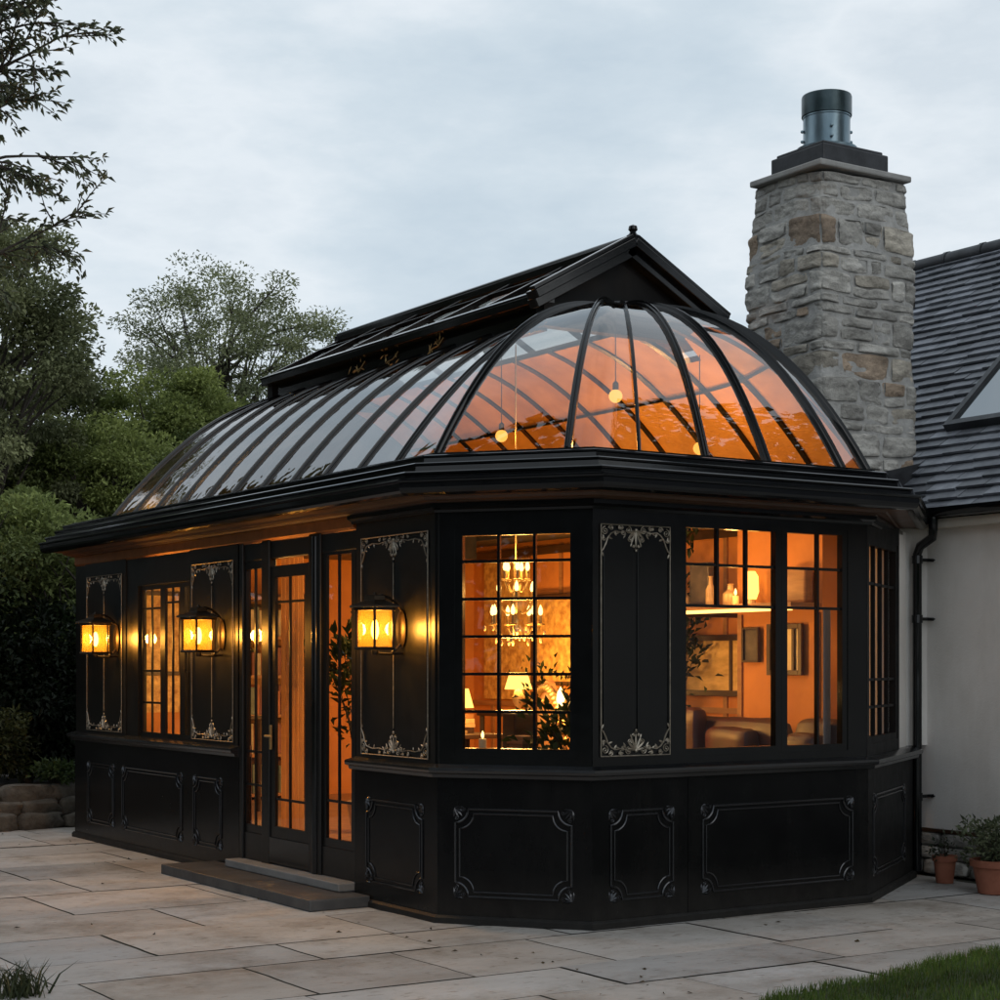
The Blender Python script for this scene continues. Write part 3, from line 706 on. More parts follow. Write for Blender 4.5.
for s in (-1, 1):
    for k in range(NP):
        a, c = LU0+(LU1-.06-LU0)*k/NP, LU0+(LU1-.06-LU0)*(k+1)/NP
        p = MB(); p.add([slope_pt(a, s, .06), slope_pt(c, s, .06), slope_pt(c, s, .97), slope_pt(a, s, .97)], [(0, 1, 2, 3)]); p.build('pane', 'roofglass', LAN)
    k_ = MB()
    for k in range(NP+1):
        a = LU0+(LU1-.06-LU0)*k/NP; bar(k_, slope_pt(a, s, .02, .01), slope_pt(a, s, .99, .01), .035, .045, (0, s, 2))
    bar(k_, slope_pt(LU0-.05, s, .04, .012), slope_pt(LU1, s, .04, .012), .08, .05, (0, s, 2))
    bar(k_, slope_pt(LU0, s, .72, .012), slope_pt(LU1, s, .72, .012), .03, .04, (0, s, 2))
    k_.build('glazing_bar', 'blackr', LAN, bev=.004)
    # deep barge boards over the gable
    e = MB()
    for o_, w_, h_, du in ((.03, .13, .06, .02), (-.03, .10, .07, -.015), (.075, .06, .03, .05)):
        bar(e, slope_pt(LU1+du, s, -.06, o_), slope_pt(LU1+du, s, 1.02, o_), w_, h_, (0, s, 2))
    e.build('barge_board', 'blackr', LAN, bev=.006)
for uu, d in ((LU1-.06, -1), (LU0, 1)):
    e = MB(); e.add([(uu, LC-HWID+.03, LE-.03), (uu, LC+HWID-.03, LE-.03), (uu, LC, LH-.01), (uu+.04*d, LC-HWID+.03, LE-.03), (uu+.04*d, LC+HWID-.03, LE-.03), (uu+.04*d, LC, LH-.01)],
        [(0, 1, 2), (5, 4, 3), (0, 3, 4, 1), (1, 4, 5, 2), (2, 5, 3, 0)])
    e.box((uu-.05, LC-HWID+.06, 3.98), (uu+.05, LC+HWID-.06, LE-.025)); e.build('gable', 'matt', LAN)
e = MB(); e.box((LU0-.06, LC-.05, LH-.005), (LU1+.07, LC+.05, LH+.055)); e.tube([(LU0-.06, LC, LH+.06), (LU1+.07, LC, LH+.06)], .035, 10); e.build('ridge_cap', 'blackr', LAN, bev=.006)
e = MB(); e.lathe([(.0, .0), (.045, .0), (.05, .03), (.03, .045), (.022, .06), (.035, .075), (.03, .1), (.0, .115)], (LU1+.04, LC, LH+.05), 12); e.build('finial', 'blackr', LAN, smooth=True)
kf = Frame((-14.5, LC-HWID+.09-.001), (-10.4, LC-HWID+.09-.001))
for t in (1.5, 2.05, 2.75):
    rr = random.Random(int(t*100)); e = MB()
    for q in range(9):
        leaf_shape(e, kf, t+rr.uniform(-.1, .1), 4.06+rr.uniform(-.05, .06), .01, rr.uniform(0, 6.28), rr.uniform(.04, .09), .012)
    e.tube([kf(t-.12, .008, 4.0), kf(t-.03, .008, 4.05), kf(t+.06, .008, 4.06), kf(t+.14, .008, 4.11)], .005, 5)
    e.build('gilt_sprig', 'gold', LAN)

# ------------------------------------------------------------------ steps by the door
b = MB(); b.box((-12.78, 5.20, 0), (-10.27, 5.648, .075)); tag(b.build('door_step', 'step', None, bev=.008), 'long dark slate step on the paving in front of the door', 'step', 'two steps at the door')
b = MB(); b.box((-12.355, 5.54, .077), (-10.52, 5.80, .135)); tag(b.build('door_step', 'step2', None, bev=.008), 'pale grey upper threshold step directly under the door', 'step', 'two steps at the door')

# ------------------------------------------------------------------ wall lanterns
def wall_lantern(u, z, label):
    y0 = 5.65; c = (u, y0-.20, z)
    t = thing('wall_lantern', label, 'lantern', (u, y0, z), 'lit wall lanterns along the front')
    W, H = .125, .125
    b = MB()
    hexp = [(W*1.05*math.cos(PI/6+PI/3*k), W*1.05*math.sin(PI/6+PI/3*k)) for k in range(6)]
    for x, y in hexp: b.box((c[0]+x-.006, c[1]+y-.006, z-H), (c[0]+x+.006, c[1]+y+.006, z+H))
    for zz, r in ((z-H, 1.12), (z+H, 1.15)):
        n = 6; vs = [(c[0]+x*r, c[1]+y*r, zz+d) for d in (-.010, .010) for x, y in hexp]
        if zz > z: b.add(vs, [tuple(range(6))[::-1], tuple(range(6, 12))]+[(k, (k+1) % 6, 6+(k+1) % 6, 6+k) for k in range(6)])
        else:                # an open ring, so the lamp also lights the ground
            for k in range(6):
                (xa, ya), (xb, yb) = hexp[k], hexp[(k+1) % 6]
                b.tube([(c[0]+xa*1.05, c[1]+ya*1.05, zz), (c[0]+xb*1.05, c[1]+yb*1.05, zz)], .011, 6)
    for k in (0, 3): b.tube([(c[0], c[1], z-H), (c[0]+hexp[k][0], c[1]+hexp[k][1], z-H)], .005, 5)
    b.build('frame', 'bronze', t)
    b = MB(); prof = [(1.40, .0), (1.38, .012), (1.0, .028), (.62, .045), (.55, .05), (.55, .075), (.45, .08), (.12, .085), (.05, .10), (.0, .103)]
    vs = [(c[0]+x*r, c[1]+y*r, z+H+.008+d) for r, d in prof for x, y in hexp]
    b.add(vs, [(i*6+k, i*6+(k+1) % 6, (i+1)*6+(k+1) % 6, (i+1)*6+k) for i in range(len(prof)-1) for k in range(6)]+[tuple(range(6))[::-1]]); b.build('lantern_cap', 'bronze', t)
    g_ = MB(); q = [(x*.93, y*.93) for x, y in hexp]
    vs = [(c[0]+x, c[1]+y, zz) for zz in (z-H+.01, z+H-.01) for x, y in q]
    g_.add(vs, [(k, (k+1) % 6, 6+(k+1) % 6, 6+k) for k in range(6)]); g_.build('lamp_glass', 'lampglass', t)
    b = MB(); b.lathe([(.0, -.07), (.012, -.065), (.024, -.035), (.026, .0), (.02, .035), (.010, .055), (0, .06)], (c[0], c[1], z), 12); bu = b.build('bulb', 'lantbulb', t, smooth=True)
    b = MB(); b.lathe([(.013, -.10), (.013, -.068), (0, -.066)], (c[0], c[1], z), 10); b.lathe([(.02, -.02), (.024, 0), (.02, .02), (.0, .02)], (c[0], c[1], z-H-.02), 12)
    b.tube([(c[0], c[1], z-H-.03), (c[0], c[1]+.10, z-H-.035), (c[0], y0, z-H-.03)], .009, 8)
    b.tube([(c[0]+.005, c[1]+.04, z+H+.09)]+[(c[0]+.005, c[1]+.10+.16*math.sin(PI*k/12)**.8*.75+.02*k/12, z+H+.075-(2*H+.10)*k/12) for k in range(13)], .009, 8)
    b.build('bracket', 'bronze', t, smooth=True)
    b = MB(); b.lathe([(0, 0), (.055, 0), (.06, .01), (.045, .022), (0, .024)], (0, 0, 0), 16)
    b.v = [(c[0]+v[0], y0-v[2], z+v[1]*2.1) for v in b.v]; b.build('back_plate', 'bronze', t, smooth=True)
    l = lamp('lantern_light', (c[0], c[1], z), LANT_W, t, .05, (1, .52, .13))
    return t
M['lantbulb'] = glow('lit_lantern_bulb', (1, .62, .20), 9)
LANT_W = 46.0
M['bronze'] = surf('dark_bronze', (.02, .014, .009), (.05, .034, .02), 12, (.3, .5), metal=.7)
wl = wall_lantern(-9.85, 1.83, 'lit wall lantern on the panel right of the door, nearest to the canted bay')
copy_thing(wl, (-12.64+9.85, 0, 0), 'lit wall lantern on the panel between left window and door', 'lit wall lanterns along the front')
copy_thing(wl, (-14.88+9.85, 0, 0), 'lit wall lantern on the end panel farthest from the door', 'lit wall lanterns along the front')

# ------------------------------------------------------------------ inside the room
def pendant(u, n, z, top, label, watts):
    t = thing('pendant_lamp', label, 'pendant lamp', (u, n, z), 'pendant bulbs under the dome')
    b = MB(); b.tube([(u, n, z+.05), (u, n, top)], .004, 5); b.lathe([(.0, .04), (.022, .04), (.022, .09), (.006, .105), (0, .105)], (u, n, z), 10); b.build('cord', 'bronze', t)
    b = MB(); b.ball((u, n, z), .048, 14, 10); b.build('bulb', 'globe', t, smooth=True)
    lamp('pendant_light', (u, n, z), watts, t, .075)
PW = 25
pendant(-11.45, 7.45, 3.37, 4.25, 'round lit bulb hanging low behind the left panes of the dome', PW)
pendant(-9.98, 7.45, 3.49, 4.12, 'round lit bulb hanging highest, under the point where the dome ribs meet', PW)
pendant(-10.15, 8.35, 3.20, 3.95, 'round lit bulb hanging behind the right panes of the dome', PW)
# chandelier
cu, cn_, cz = -11.28, 7.47, 2.08
t = thing('chandelier', 'lit candle chandelier seen through the gridded bay window', 'chandelier', (cu, cn_, cz))
b = MB(); b.lathe([(0, -.28), (.02, -.27), (.05, -.22), (.03, -.16), (.02, -.1), (.05, -.04), (.03, .05), (.015, .15), (.02, .3), (0, .32)], (cu, cn_, cz), 14); b.tube([(cu, cn_, cz+.3), (cu, cn_, 4.05)], .006, 5); b.build('stem', 'gold', t, smooth=True)
for tier, (rad, zz, cnt) in enumerate(((.19, -.16, 7), (.15, .02, 6), (.09, .18, 5))):
    for k in range(cnt):
        a = 2*PI*k/cnt+.3*tier+.2; dx, dy = math.cos(a), math.sin(a)
        b = MB(); b.tube([(cu+dx*rad*s, cn_+dy*rad*s, cz+zz-.05-.07*math.sin(PI*s)+.03*s) for s in [i/8 for i in range(9)]], .007, 6)
        px, py, pz = cu+dx*rad, cn_+dy*rad, cz+zz-.02
        b.lathe([(0, 0), (.03, .005), (.034, .015), (.012, .02), (.012, .08), (0, .08)], (px, py, pz), 10)
        am = b.build('arm', 'gold', t, smooth=True)
        b = MB(); b.lathe([(0, .08), (.012, .085), (.019, .105), (.014, .135), (.0, .165)], (px, py, pz), 10); b.build('candle_bulb', 'candle', am, smooth=True)
b = MB()
for k in range(30):
    a = k*2.4; r = .06+.2*((k*7) % 10)/10; b.ball((cu+r*math.cos(a), cn_+r*math.sin(a), cz-.2-.13*((k*3) % 7)/7), (.012, .012, .022), 6, 4)
b.build('crystal_drops', 'ceramic', t)
lamp('chandelier_light', (cu, cn_, cz+.36), 64, t, .12); lamp('chandelier_light', (cu, cn_, cz-.55), 108, t, .15)
# table lamps
def table_lamp(u, n, z, label, sc=1., watts=10):
    t = thing('table_lamp', label, 'table lamp', (u, n, z), 'lit table lamps')
    b = MB(); b.lathe([(0, 0), (.06*sc, 0), (.065*sc, .02), (.02, .04), (.045*sc, .1), (.05*sc, .15), (.015, .2*sc+.01), (.01, .25), (0, .25)], (u, n, z), 14); b.build('base', 'ceramic', t, smooth=True)
    b = MB(); b.lathe([(.11*sc, .22), (.07*sc, .38)], (u, n, z), 20); b.f = b.f[:-2]; b.build('lamp_shade', 'shade', t, smooth=True)
    b = MB(); b.ball((u, n, z+.29), .03, 10, 8); b.build('bulb', 'bulb', t, smooth=True)
    lamp('table_light', (u, n, z+.30), watts, t, .15)
def table(u, n, ru, rn, h, label, mat='darkwood', cat='table', name='side_table', group='small dark tables'):
    t = thing(name, label, cat, (u, n, FL), group)
    b = MB(); b.box((u-ru, n-rn, FL+h-.035), (u+ru, n+rn, FL+h)); b.build('table_top', mat, t, bev=.006)
    for sx in (-1, 1):
        for sy in (-1, 1):
            x, y = u+sx*(ru-.04), n+sy*(rn-.04)
            b = MB(); b.tube([(x, y, FL), (x, y, FL+.3), (x, y, FL+h-.036)], [.016, .02, .026], 8); b.build('leg', mat, t, smooth=True)
    return t
table(-12.75, 7.90, .32, .26, .72, 'dark side table holding the shaded lamp behind the gridded window')
table_lamp(-12.70, 7.84, FL+.72, 'lit table lamp on the side table low in the gridded bay window', 1.1, 22)
table(-14.55, 6.55, .25, .25, .85, 'dark side table behind the left front window', name='side_table')
table_lamp(-14.55, 6.55, FL+.85, 'lit table lamp glowing through the left front window', 1.15, 75)
table(-14.0, 9.3, .35, .25, .85, 'dark side table deep in the room by the rear wall')
table_lamp(-14.0, 9.3, FL+.85, 'lit table lamp added deep in the room to brighten the rear wall', 1.2, 130)  # extra lamp, put in to brighten the far corner of the room
table(-10.35, 6.95, .42, .30, .70, 'dark writing table close behind the gridded bay window')
# things on the writing table
b = MB(); b.box((-10.52, 6.85, FL+.70), (-10.36, 7.05, FL+.96)); tag(b.build('desk_box', 'darkwood', None, bev=.01), 'dark upright box standing on the writing table', 'box')
t = thing('table_lamp', 'small bare candle lamp lit on the writing table at lower right of the gridded window', 'table lamp', (-10.14, 7.09, FL+.7), 'lit table lamps')
b = MB(); b.lathe([(0, 0), (.05, 0), (.05, .015), (.012, .03), (.012, .27), (.02, .28), (0, .285)], (-10.14, 7.09, FL+.7), 12); b.build('base', 'gold', t, smooth=True)
b = MB(); b.lathe([(0, .28), (.018, .285), (.03, .33), (.022, .38), (.0, .42)], (-10.14, 7.09, FL+.73), 12); b.build('bulb', 'bulb', t, smooth=True)
lamp('table_light', (-10.14, 7.09, FL+1.08), 9, t, .03)
# sofa, armchair, carved settee
def soft(mb, a, b_, r=.06):
    """cushion block with rounded edges and a slight crown"""
    a, b_ = Vector(a), Vector(b_); c = (a+b_)/2; h = (b_-a)/2; n = 8; idx = {}
    vs = []; fs = []
    for ax in range(3):
        for sg in (-1, 1):
            base = len(vs)
            for i in range(n+1):
                for j in range(n+1):
                    q = [0, 0, 0]; q[ax] = sg; q[(ax+1) % 3] = -1+2*i/n; q[(ax+2) % 3] = -1+2*j/n
                    q = Vector(q); inner = Vector([max(-1+r/h[k], min(1-r/h[k], q[k])) if h[k] > r else 0 for k in range(3)])
                    dlt = Vector([(q[k]-inner[k])*h[k] for k in range(3)])
                    if dlt.length > 1e-6: dlt = dlt.normalized()*min(r, min(h))
                    p = Vector([c[k]+inner[k]*h[k]+dlt[k] for k in range(3)])
                    p += Vector((noise.noise(p*5), noise.noise(p*5+Vector((9, 0, 0))), noise.noise(p*5+Vector((0, 9, 0)))))*.012
                    vs.append(p)
            for i in range(n):
                for j in range(n):
                    f = (base+i*(n+1)+j, base+(i+1)*(n+1)+j, base+(i+1)*(n+1)+j+1, base+i*(n+1)+j+1)
                    fs.append(f if sg > 0 else f[::-1])
    mb.add(vs, fs)
def sofa(name, label, u0, u1, n0, n1, top, mat, cat, cushions):
    t = thing(name, label, cat, ((u0+u1)/2, (n0+n1)/2, FL))
    b = MB(); soft(b, (u0+.16, n0, FL+.10), (u1-.16, n1-.18, FL+.46)); b.build('seat', mat, t, smooth=True, ang=60)
    b = MB(); soft(b, (u0+.05, n1-.24, FL+.12), (u1-.05, n1, top), .10); b.build('backrest', mat, t, smooth=True, ang=60)
    for a, c in ((u0, u0+.2), (u1-.2, u1)):
        b = MB(); soft(b, (a, n0, FL+.08), (c, n1-.05, FL+.68), .08); b.build('armrest', mat, t, smooth=True, ang=60)
    for a, c, z, mt in cushions:
        b = MB(); soft(b, (a, n1-.40, FL+.44), (c, n1-.22, z), .07); b.build('cushion', mt, t, smooth=True, ang=60)
    for x in (u0+.08, u1-.08):
        for y in (n0+.08, n1-.08):
            b = MB(); b.lathe([(.025, 0), (.03, .11), (0, .11)], (x, y, FL), 8); b.build('leg', 'darkwood', t)
    return t
sofa('sofa', 'dark oxblood leather sofa behind the big end window', -11.45, -9.80, 8.25, 9.05, 1.20, 'leather', 'sofa', [(-11.2, -10.6, 1.27, 'leather'), (-10.5, -10.0, 1.13, 'leather')])
sofa('armchair', 'dark leather armchair low behind the right light of the big end window', -9.55, -8.98, 8.25, 8.88, 1.22, 'leather', 'armchair', [(-9.42, -9.10, 1.12, 'leather')])
# carved settee with an arched crest
t = thing('carved_settee', 'ornate arched settee behind the writing table', 'settee', (-11.9, 7.95, FL))
b = MB(); K = 24
for z0, dd in ((FL+.42, 0),):
    vs = []
    for i in range(K+1):
        s = i/K; x = -12.25+s*1.15; h = FL+.85+.30*math.sin(PI*s)**1.5+.03*math.cos(8*PI*s)
        vs += [(x, 8.2-.35*s, z0), (x, 8.2-.35*s, h), (x+.02, 8.25-.35*s, z0), (x+.02, 8.25-.35*s, h)]
    fs = []
    for i in range(K):
        a = i*4; fs += [(a, a+4, a+5, a+1), (a+2, a+3, a+7, a+6), (a+1, a+5, a+7, a+3)]
    b.add(vs, fs)
b.build('backrest', 'wood', t)
b = MB()
for i in range(K):
    s = i/K; x = -12.25+s*1.15; h = FL+.85+.30*math.sin(PI*s)**1.5
    b.ball((x, 8.19-.35*s, h-.03), .035, 8, 6)
    if i % 2: b.ball((x, 8.19-.35*s, h-.14), .028, 8, 6)
b.build('carving', 'gold', t, smooth=True)
b = MB(); soft(b, (-12.25, 7.45, FL+.28), (-11.1, 8.0, FL+.46)); b.build('seat', 'leather', t, smooth=True)
for x, y in ((-12.2, 7.5), (-11.15, 7.5), (-12.2, 8.1), (-11.15, 7.85)):
    b = MB(); b.tube([(x, y, FL), (x, y, FL+.3)], [.018, .03], 8); b.build('leg', 'wood', t)
# pictures
def picture(fr, t0, t1, z0, z1, label, splits=(), outer='darkwood', inner='cream', fw=.04, group='framed pictures on the walls'):
    c = fr((t0+t1)/2, 0, z0); t = thing('framed_picture', label, 'picture', c, group)
    b = MB()
    b.box((t0, 0, z0), (t0+fw, .03, z1), fr); b.box((t1-fw, 0, z0), (t1, .03, z1), fr)
    b.box((t0+fw, 0, z0), (t1-fw, .03, z0+fw), fr); b.box((t0+fw, 0, z1-fw), (t1-fw, .03, z1), fr)
    for a, z_ in splits: b.box((t0+(t1-t0)*a-.015, 0.001, z0+fw), (t0+(t1-t0)*a+.015, .028, z1-fw), fr)
    b.build('frame', outer, t, bev=.004)
    b = MB(); b.box((t0+fw, 0, z0+fw), (t1-fw, .008, z1-fw), fr); b.build('picture', inner, t)
IB = Frame((-15.9, 9.944), (-9.75, 9.944)); IL = Frame((-15.858, 9.97), (-15.858, 5.8)); IL.n = Vector((1, 0, 0))
CB = Frame((-10.9, 9.339), (-9.92, 9.339)); CS = Frame((-9.918, 9.36), (-9.918, 9.97))
M['pictland'] = surf('painted_landscape', (.55, .36, .12), (.9, .66, .30), 5, (.5, .7), stretch=(1, 1, 3), detail=8)
M['pictdark'] = surf('dark_print', (.02, .02, .025), (.12, .10, .09), 7, (.3, .5))
picture(IB, 3.55, 4.72, 1.33, 1.86, 'wide pale picture in dark frame above the leather sofa', [(.60, 0)], inner='pictland', fw=.05)
picture(IL, .55, 1.15, 2.20, 2.55, 'small dark print high on the far wall behind the gridded window', inner='pictdark')
picture(IL, 2.1, 3.0, 1.3, 2.2, 'tall pale picture on the far wall of the room', inner='pictland')
picture(CB, .40, .80, 1.52, 1.92, 'upright cream panel picture right of the mullion in the big window', [(.75, 0)], inner='cream')
picture(IB, 1.2, 2.2, 1.4, 2.3, 'large gilt toned picture on the rear wall deep in the room', inner='goldpaper')
b = MB(); b.box((-15.857, 5.85, 1.15), (-15.845, 7.0, 2.75)); tag(b.build('wall_hanging', 'goldpaper', None), 'gilt patterned hanging on the far wall left of the bookcase', 'wall hanging', 'gilt hangings on the inner walls')
b = MB(); b.box((-15.6, 9.932, 1.25), (-14.75, 9.943, 2.68)); tag(b.build('wall_hanging', 'goldpaper', None), 'gilt patterned hanging on the rear wall in the far corner', 'wall hanging', 'gilt hangings on the inner walls')
# shelf over the sofa with lit edge, things standing on it
t = thing('wall_shelf', 'long wall shelf with lit underside across the upper big window', 'shelf', (-11.2, 9.25, 2.03))
b = MB(); b.box((-12.5, 9.05, 2.04), (-9.93, 9.352, 2.075)); b.build('board', 'wood', t, bev=.004)
b = MB(); b.box((-11.85, 9.053, 2.012), (-9.95, 9.083, 2.038)); b.build('light_strip', 'led', t)
b = MB()
for x in (-12.3, -11.5): b.box((x, 9.09, 2.0), (x+.03, 9.93, 2.036))
b.build('bracket', 'darkwood', t)
sh_z = 2.075
def bottle(u, n, h, r, label, mat='ceramic', name='bottle', cat='bottle', grp='ornaments along the lit shelf'):
    b = MB(); b.lathe([(0, 0), (r, 0), (r*1.05, h*.1), (r, h*.55), (r*.45, h*.72), (r*.38, h*.95), (r*.5, h), (0, h)], (u, n, sh_z), 14)
    tag(b.build(name, mat, None, smooth=True), label, cat, grp)
bottle(-11.55, 9.20, .20, .045, 'pale ceramic bottle left of the dark framed box on the lit shelf')
bottle(-11.40, 9.22, .14, .05, 'squat ceramic jar on the lit shelf below the glazing bar', name='jar', cat='jar')
bottle(-11.02, 9.18, .24, .04, 'slim tall bottle right of the dark box on the lit shelf')
bottle(-10.80, 9.2, .17, .06, 'round bellied vase on the lit shelf beside the mullion', name='vase', cat='vase')
b = MB(); b.box((-11.34, 9.22, sh_z), (-11.10, 9.34, sh_z+.36)); tag(b.build('display_box', 'pictdark', None, bev=.008), 'tall dark box standing on the lit shelf', 'box', 'ornaments along the lit shelf')
b = MB(); b.box((-10.25, 9.24, sh_z), (-9.98, 9.33, sh_z+.27)); tag(b.build('shelf_clock', 'wood', None, bev=.02), 'brown wooden clock case at right end of the lit shelf', 'clock', 'ornaments along the lit shelf')
t = thing('table_lamp', 'small glowing lamp on the lit shelf right of the mullion', 'table lamp', (-10.55, 9.2, sh_z), 'lit table lamps')
b = MB(); b.lathe([(0, 0), (.04, 0), (.03, .04), (0, .04)], (-10.55, 9.2, sh_z), 12); b.build('base', 'ceramic', t)
b = MB(); b.lathe([(.04, .04), (.06, .10), (.055, .22), (.03, .26)], (-10.55, 9.2, sh_z), 14); b.build('lamp_shade', 'shade', t, smooth=True)
lamp('shelf_light', (-10.55, 9.0, sh_z+.12), 4, t, .05)
def candle(u, n, z, label):
    t = thing('candle', label, 'candle', (u, n, z), 'lit candles in the room')
    b = MB(); b.lathe([(0, 0), (.028, 0), (.028, .07), (0, .072)], (u, n, z), 12); b.build('wax', 'cream', t, smooth=True, ang=50)
    b = MB(); b.lathe([(0, .072), (.008, .08), (.012, .098), (.006, .12), (0, .13)], (u, n, z), 8); b.build('flame', 'candle', t, smooth=True)
candle(-10.70, 6.80, FL+.70, 'lit candle at the near left end of the writing table')
candle(-10.62, 7.12, FL+.70, 'lit candle at the back left of the writing table')
candle(-11.75, 9.2, sh_z, 'lit candle at the left end of the lit shelf strip')
candle(-10.68, 9.15, sh_z, 'lit candle beside the glowing lamp on the shelf')
rb2 = random.Random(31)
for q, (x, y, z, lb) in enumerate(((-10.2, 6.82, FL+.70, 'small stack of dark books on the writing table'), (-12.9, 8.0, FL+.72, 'small stack of books on the lamp table'), (-11.95, 9.2, sh_z, 'small stack of books at the left of the lit shelf'))):
    t = thing('book_stack', lb, 'books', (x, y, z), 'stacks of books'); h = 0
    for k in range(4):
        b = MB(); hh_ = rb2.uniform(.025, .045); a_, c_ = rb2.uniform(.08, .11), rb2.uniform(.06, .085); b.box((x-a_, y-c_, z+h), (x+a_, y+c_, z+h+hh_-.001)); b.build('book', rb2.choice(('leather', 'wood', 'greenfab', 'darkwood', 'ceramic')), t, bev=.004); h += hh_
picture(IB, 1.95, 2.32, 2.12, 2.58, 'upright small gilt picture high on the rear wall, left of a pair', inner='goldpaper', fw=.03)
picture(IB, 2.45, 2.85, 2.20, 2.55, 'small pale landscape high on the rear wall, right of a pair', inner='pictland', fw=.03)
picture(CB, .10, .30, 1.62, 1.90, 'very small dark picture on the chimney breast beside the mullion', inner='pictdark', fw=.02)
picture(IL, 3.3, 3.8, 1.5, 2.3, 'upright gilt picture on the far wall near the front corner', inner='goldpaper')
# an upright piano-like dark cabinet with bright objects, low behind the gridded window
t = thing('side_cabinet', 'low dark cabinet with pale doors against the rear wall', 'cabinet', (-13.1, 9.7, FL))
b = MB(); b.box((-13.6, 9.45, FL+.06), (-12.6, 9.92, FL+.86)); b.box((-13.63, 9.42, FL+.862), (-12.57, 9.925, FL+.90)); b.build('carcass', 'darkwood', t, bev=.006)
for x in (-13.56, -13.08):
    b = MB(); b.box((x, 9.43, FL+.10), (x+.44, 9.449, FL+.82)); d_ = b.build('door', 'wood', t, bev=.004)
    b = MB(); b.ball((x+.22, 9.42, FL+.5), .015, 8, 6); b.build('knob', 'gold', d_, smooth=True)
# grey drape beside the chimney breast, bookcase on the far wall, mirror
tag(curtain(FE, .14, .34, FL+.02, 2.0, -.34, 4, .012).build('drape', 'greyfab', None, smooth=True), 'blue grey drape hanging at the right end of the big window', 'curtain')
t = thing('bookcase', 'tall dark bookcase against the far wall of the room', 'bookcase', (-15.7, 7.3, FL))
b = MB(); b.box((-15.855, 6.75, FL), (-15.83, 7.85, 2.3)); b.box((-15.83, 6.75, FL), (-15.55, 6.78, 2.3)); b.box((-15.83, 7.82, FL), (-15.55, 7.85, 2.3))
for k in range(6): b.box((-15.83, 6.78, FL+.03+.38*k), (-15.56, 7.82, FL+.06+.38*k))
b.build('carcass', 'wood', t)
rb = random.Random(4); bk = MB()
for k in range(5):
    y = 6.80
    while y < 7.78:
        w_ = rb.uniform(.02, .05); h = rb.uniform(.2, .3); cc = rb.choice(((.5, .2, .1), (.2, .25, .2), (.6, .5, .3), (.25, .1, .08)))
        if rb.random() < .88: bk.box((-15.8, y, FL+.062+.38*k), (-15.62+rb.uniform(-.02, .03), y+w_-.002, FL+.062+.38*k+h), c=cc)
        y += w_
M['books'] = surf('book_cloth', (.5, .5, .5), (.9, .9, .9), 8, (.6, .8), attr='tint')
bk.build('books', 'books', t, tint=True)['kind'] = 'stuff'
# little wall sconce on the breast's side
t = thing('reading_lamp', 'small lit brass reading lamp behind the narrow return window', 'reading lamp', (-9.75, 9.7, 1.7))
b = MB(); b.box((-9.915, 9.6, 1.66), (-9.9, 9.7, 1.78)); b.tube([(-9.9, 9.65, 1.72), (-9.8, 9.65, 1.74)], .008, 6); b.build('arm', 'gold', t)
b = MB(); b.lathe([(.05, -.03), (.05, .03), (0, .03)], (-9.79, 9.65, 1.74), 12); b.build('lamp_shade', 'shade', t)
lamp('reading_light', (-9.70, 9.55, 1.66), .3, t, .03)

# ------------------------------------------------------------------ foliage helpers
def leaves_mesh(name, P, D, size, C, mat='leaf', parent=None, aspect=.45, fold=.18, seed=1):
    r = np.random.default_rng(seed); n = len(P); D = D/np.maximum(1e-6, np.linalg.norm(D, axis=1))[:, None]
    up = r.normal(size=(n, 3))*.55+np.array([0, 0, 1.]); S = np.cross(D, up); S /= np.maximum(1e-6, np.linalg.norm(S, axis=1))[:, None]
    Nn = np.cross(S, D); sz = (size*(.6+.8*r.random(n)))[:, None]
    V = np.stack([P, P+D*sz*.45+S*sz*aspect*.5+Nn*sz*fold, P+D*sz-Nn*sz*.08, P+D*sz*.45-S*sz*aspect*.5+Nn*sz*fold], 1).reshape(-1, 3).astype(np.float32)
    me = bpy.data.meshes.new(name)
    me.vertices.add(4*n); me.vertices.foreach_set('co', V.ravel())
    me.loops.add(6*n); k = np.arange(n)[:, None]*4
    me.loops.foreach_set('vertex_index', (k+np.array([[0, 1, 2, 0, 2, 3]])).ravel().astype(np.int32))
    me.polygons.add(2*n); me.polygons.foreach_set('loop_start', (np.arange(2*n)*3).astype(np.int32))
    me.update(calc_edges=True); me.validate()
    a = me.attributes.new('tint', 'FLOAT_COLOR', 'POINT')
    Cc = np.repeat(np.concatenate([C, np.ones((n, 1))], 1), 4, 0).astype(np.float32); a.data.foreach_set('color', Cc.ravel())
    me.materials.append(M[mat]); o = bpy.data.objects.new(name, me); col.objects.link(o)
    if parent is not None: attach(o, parent)
    return o
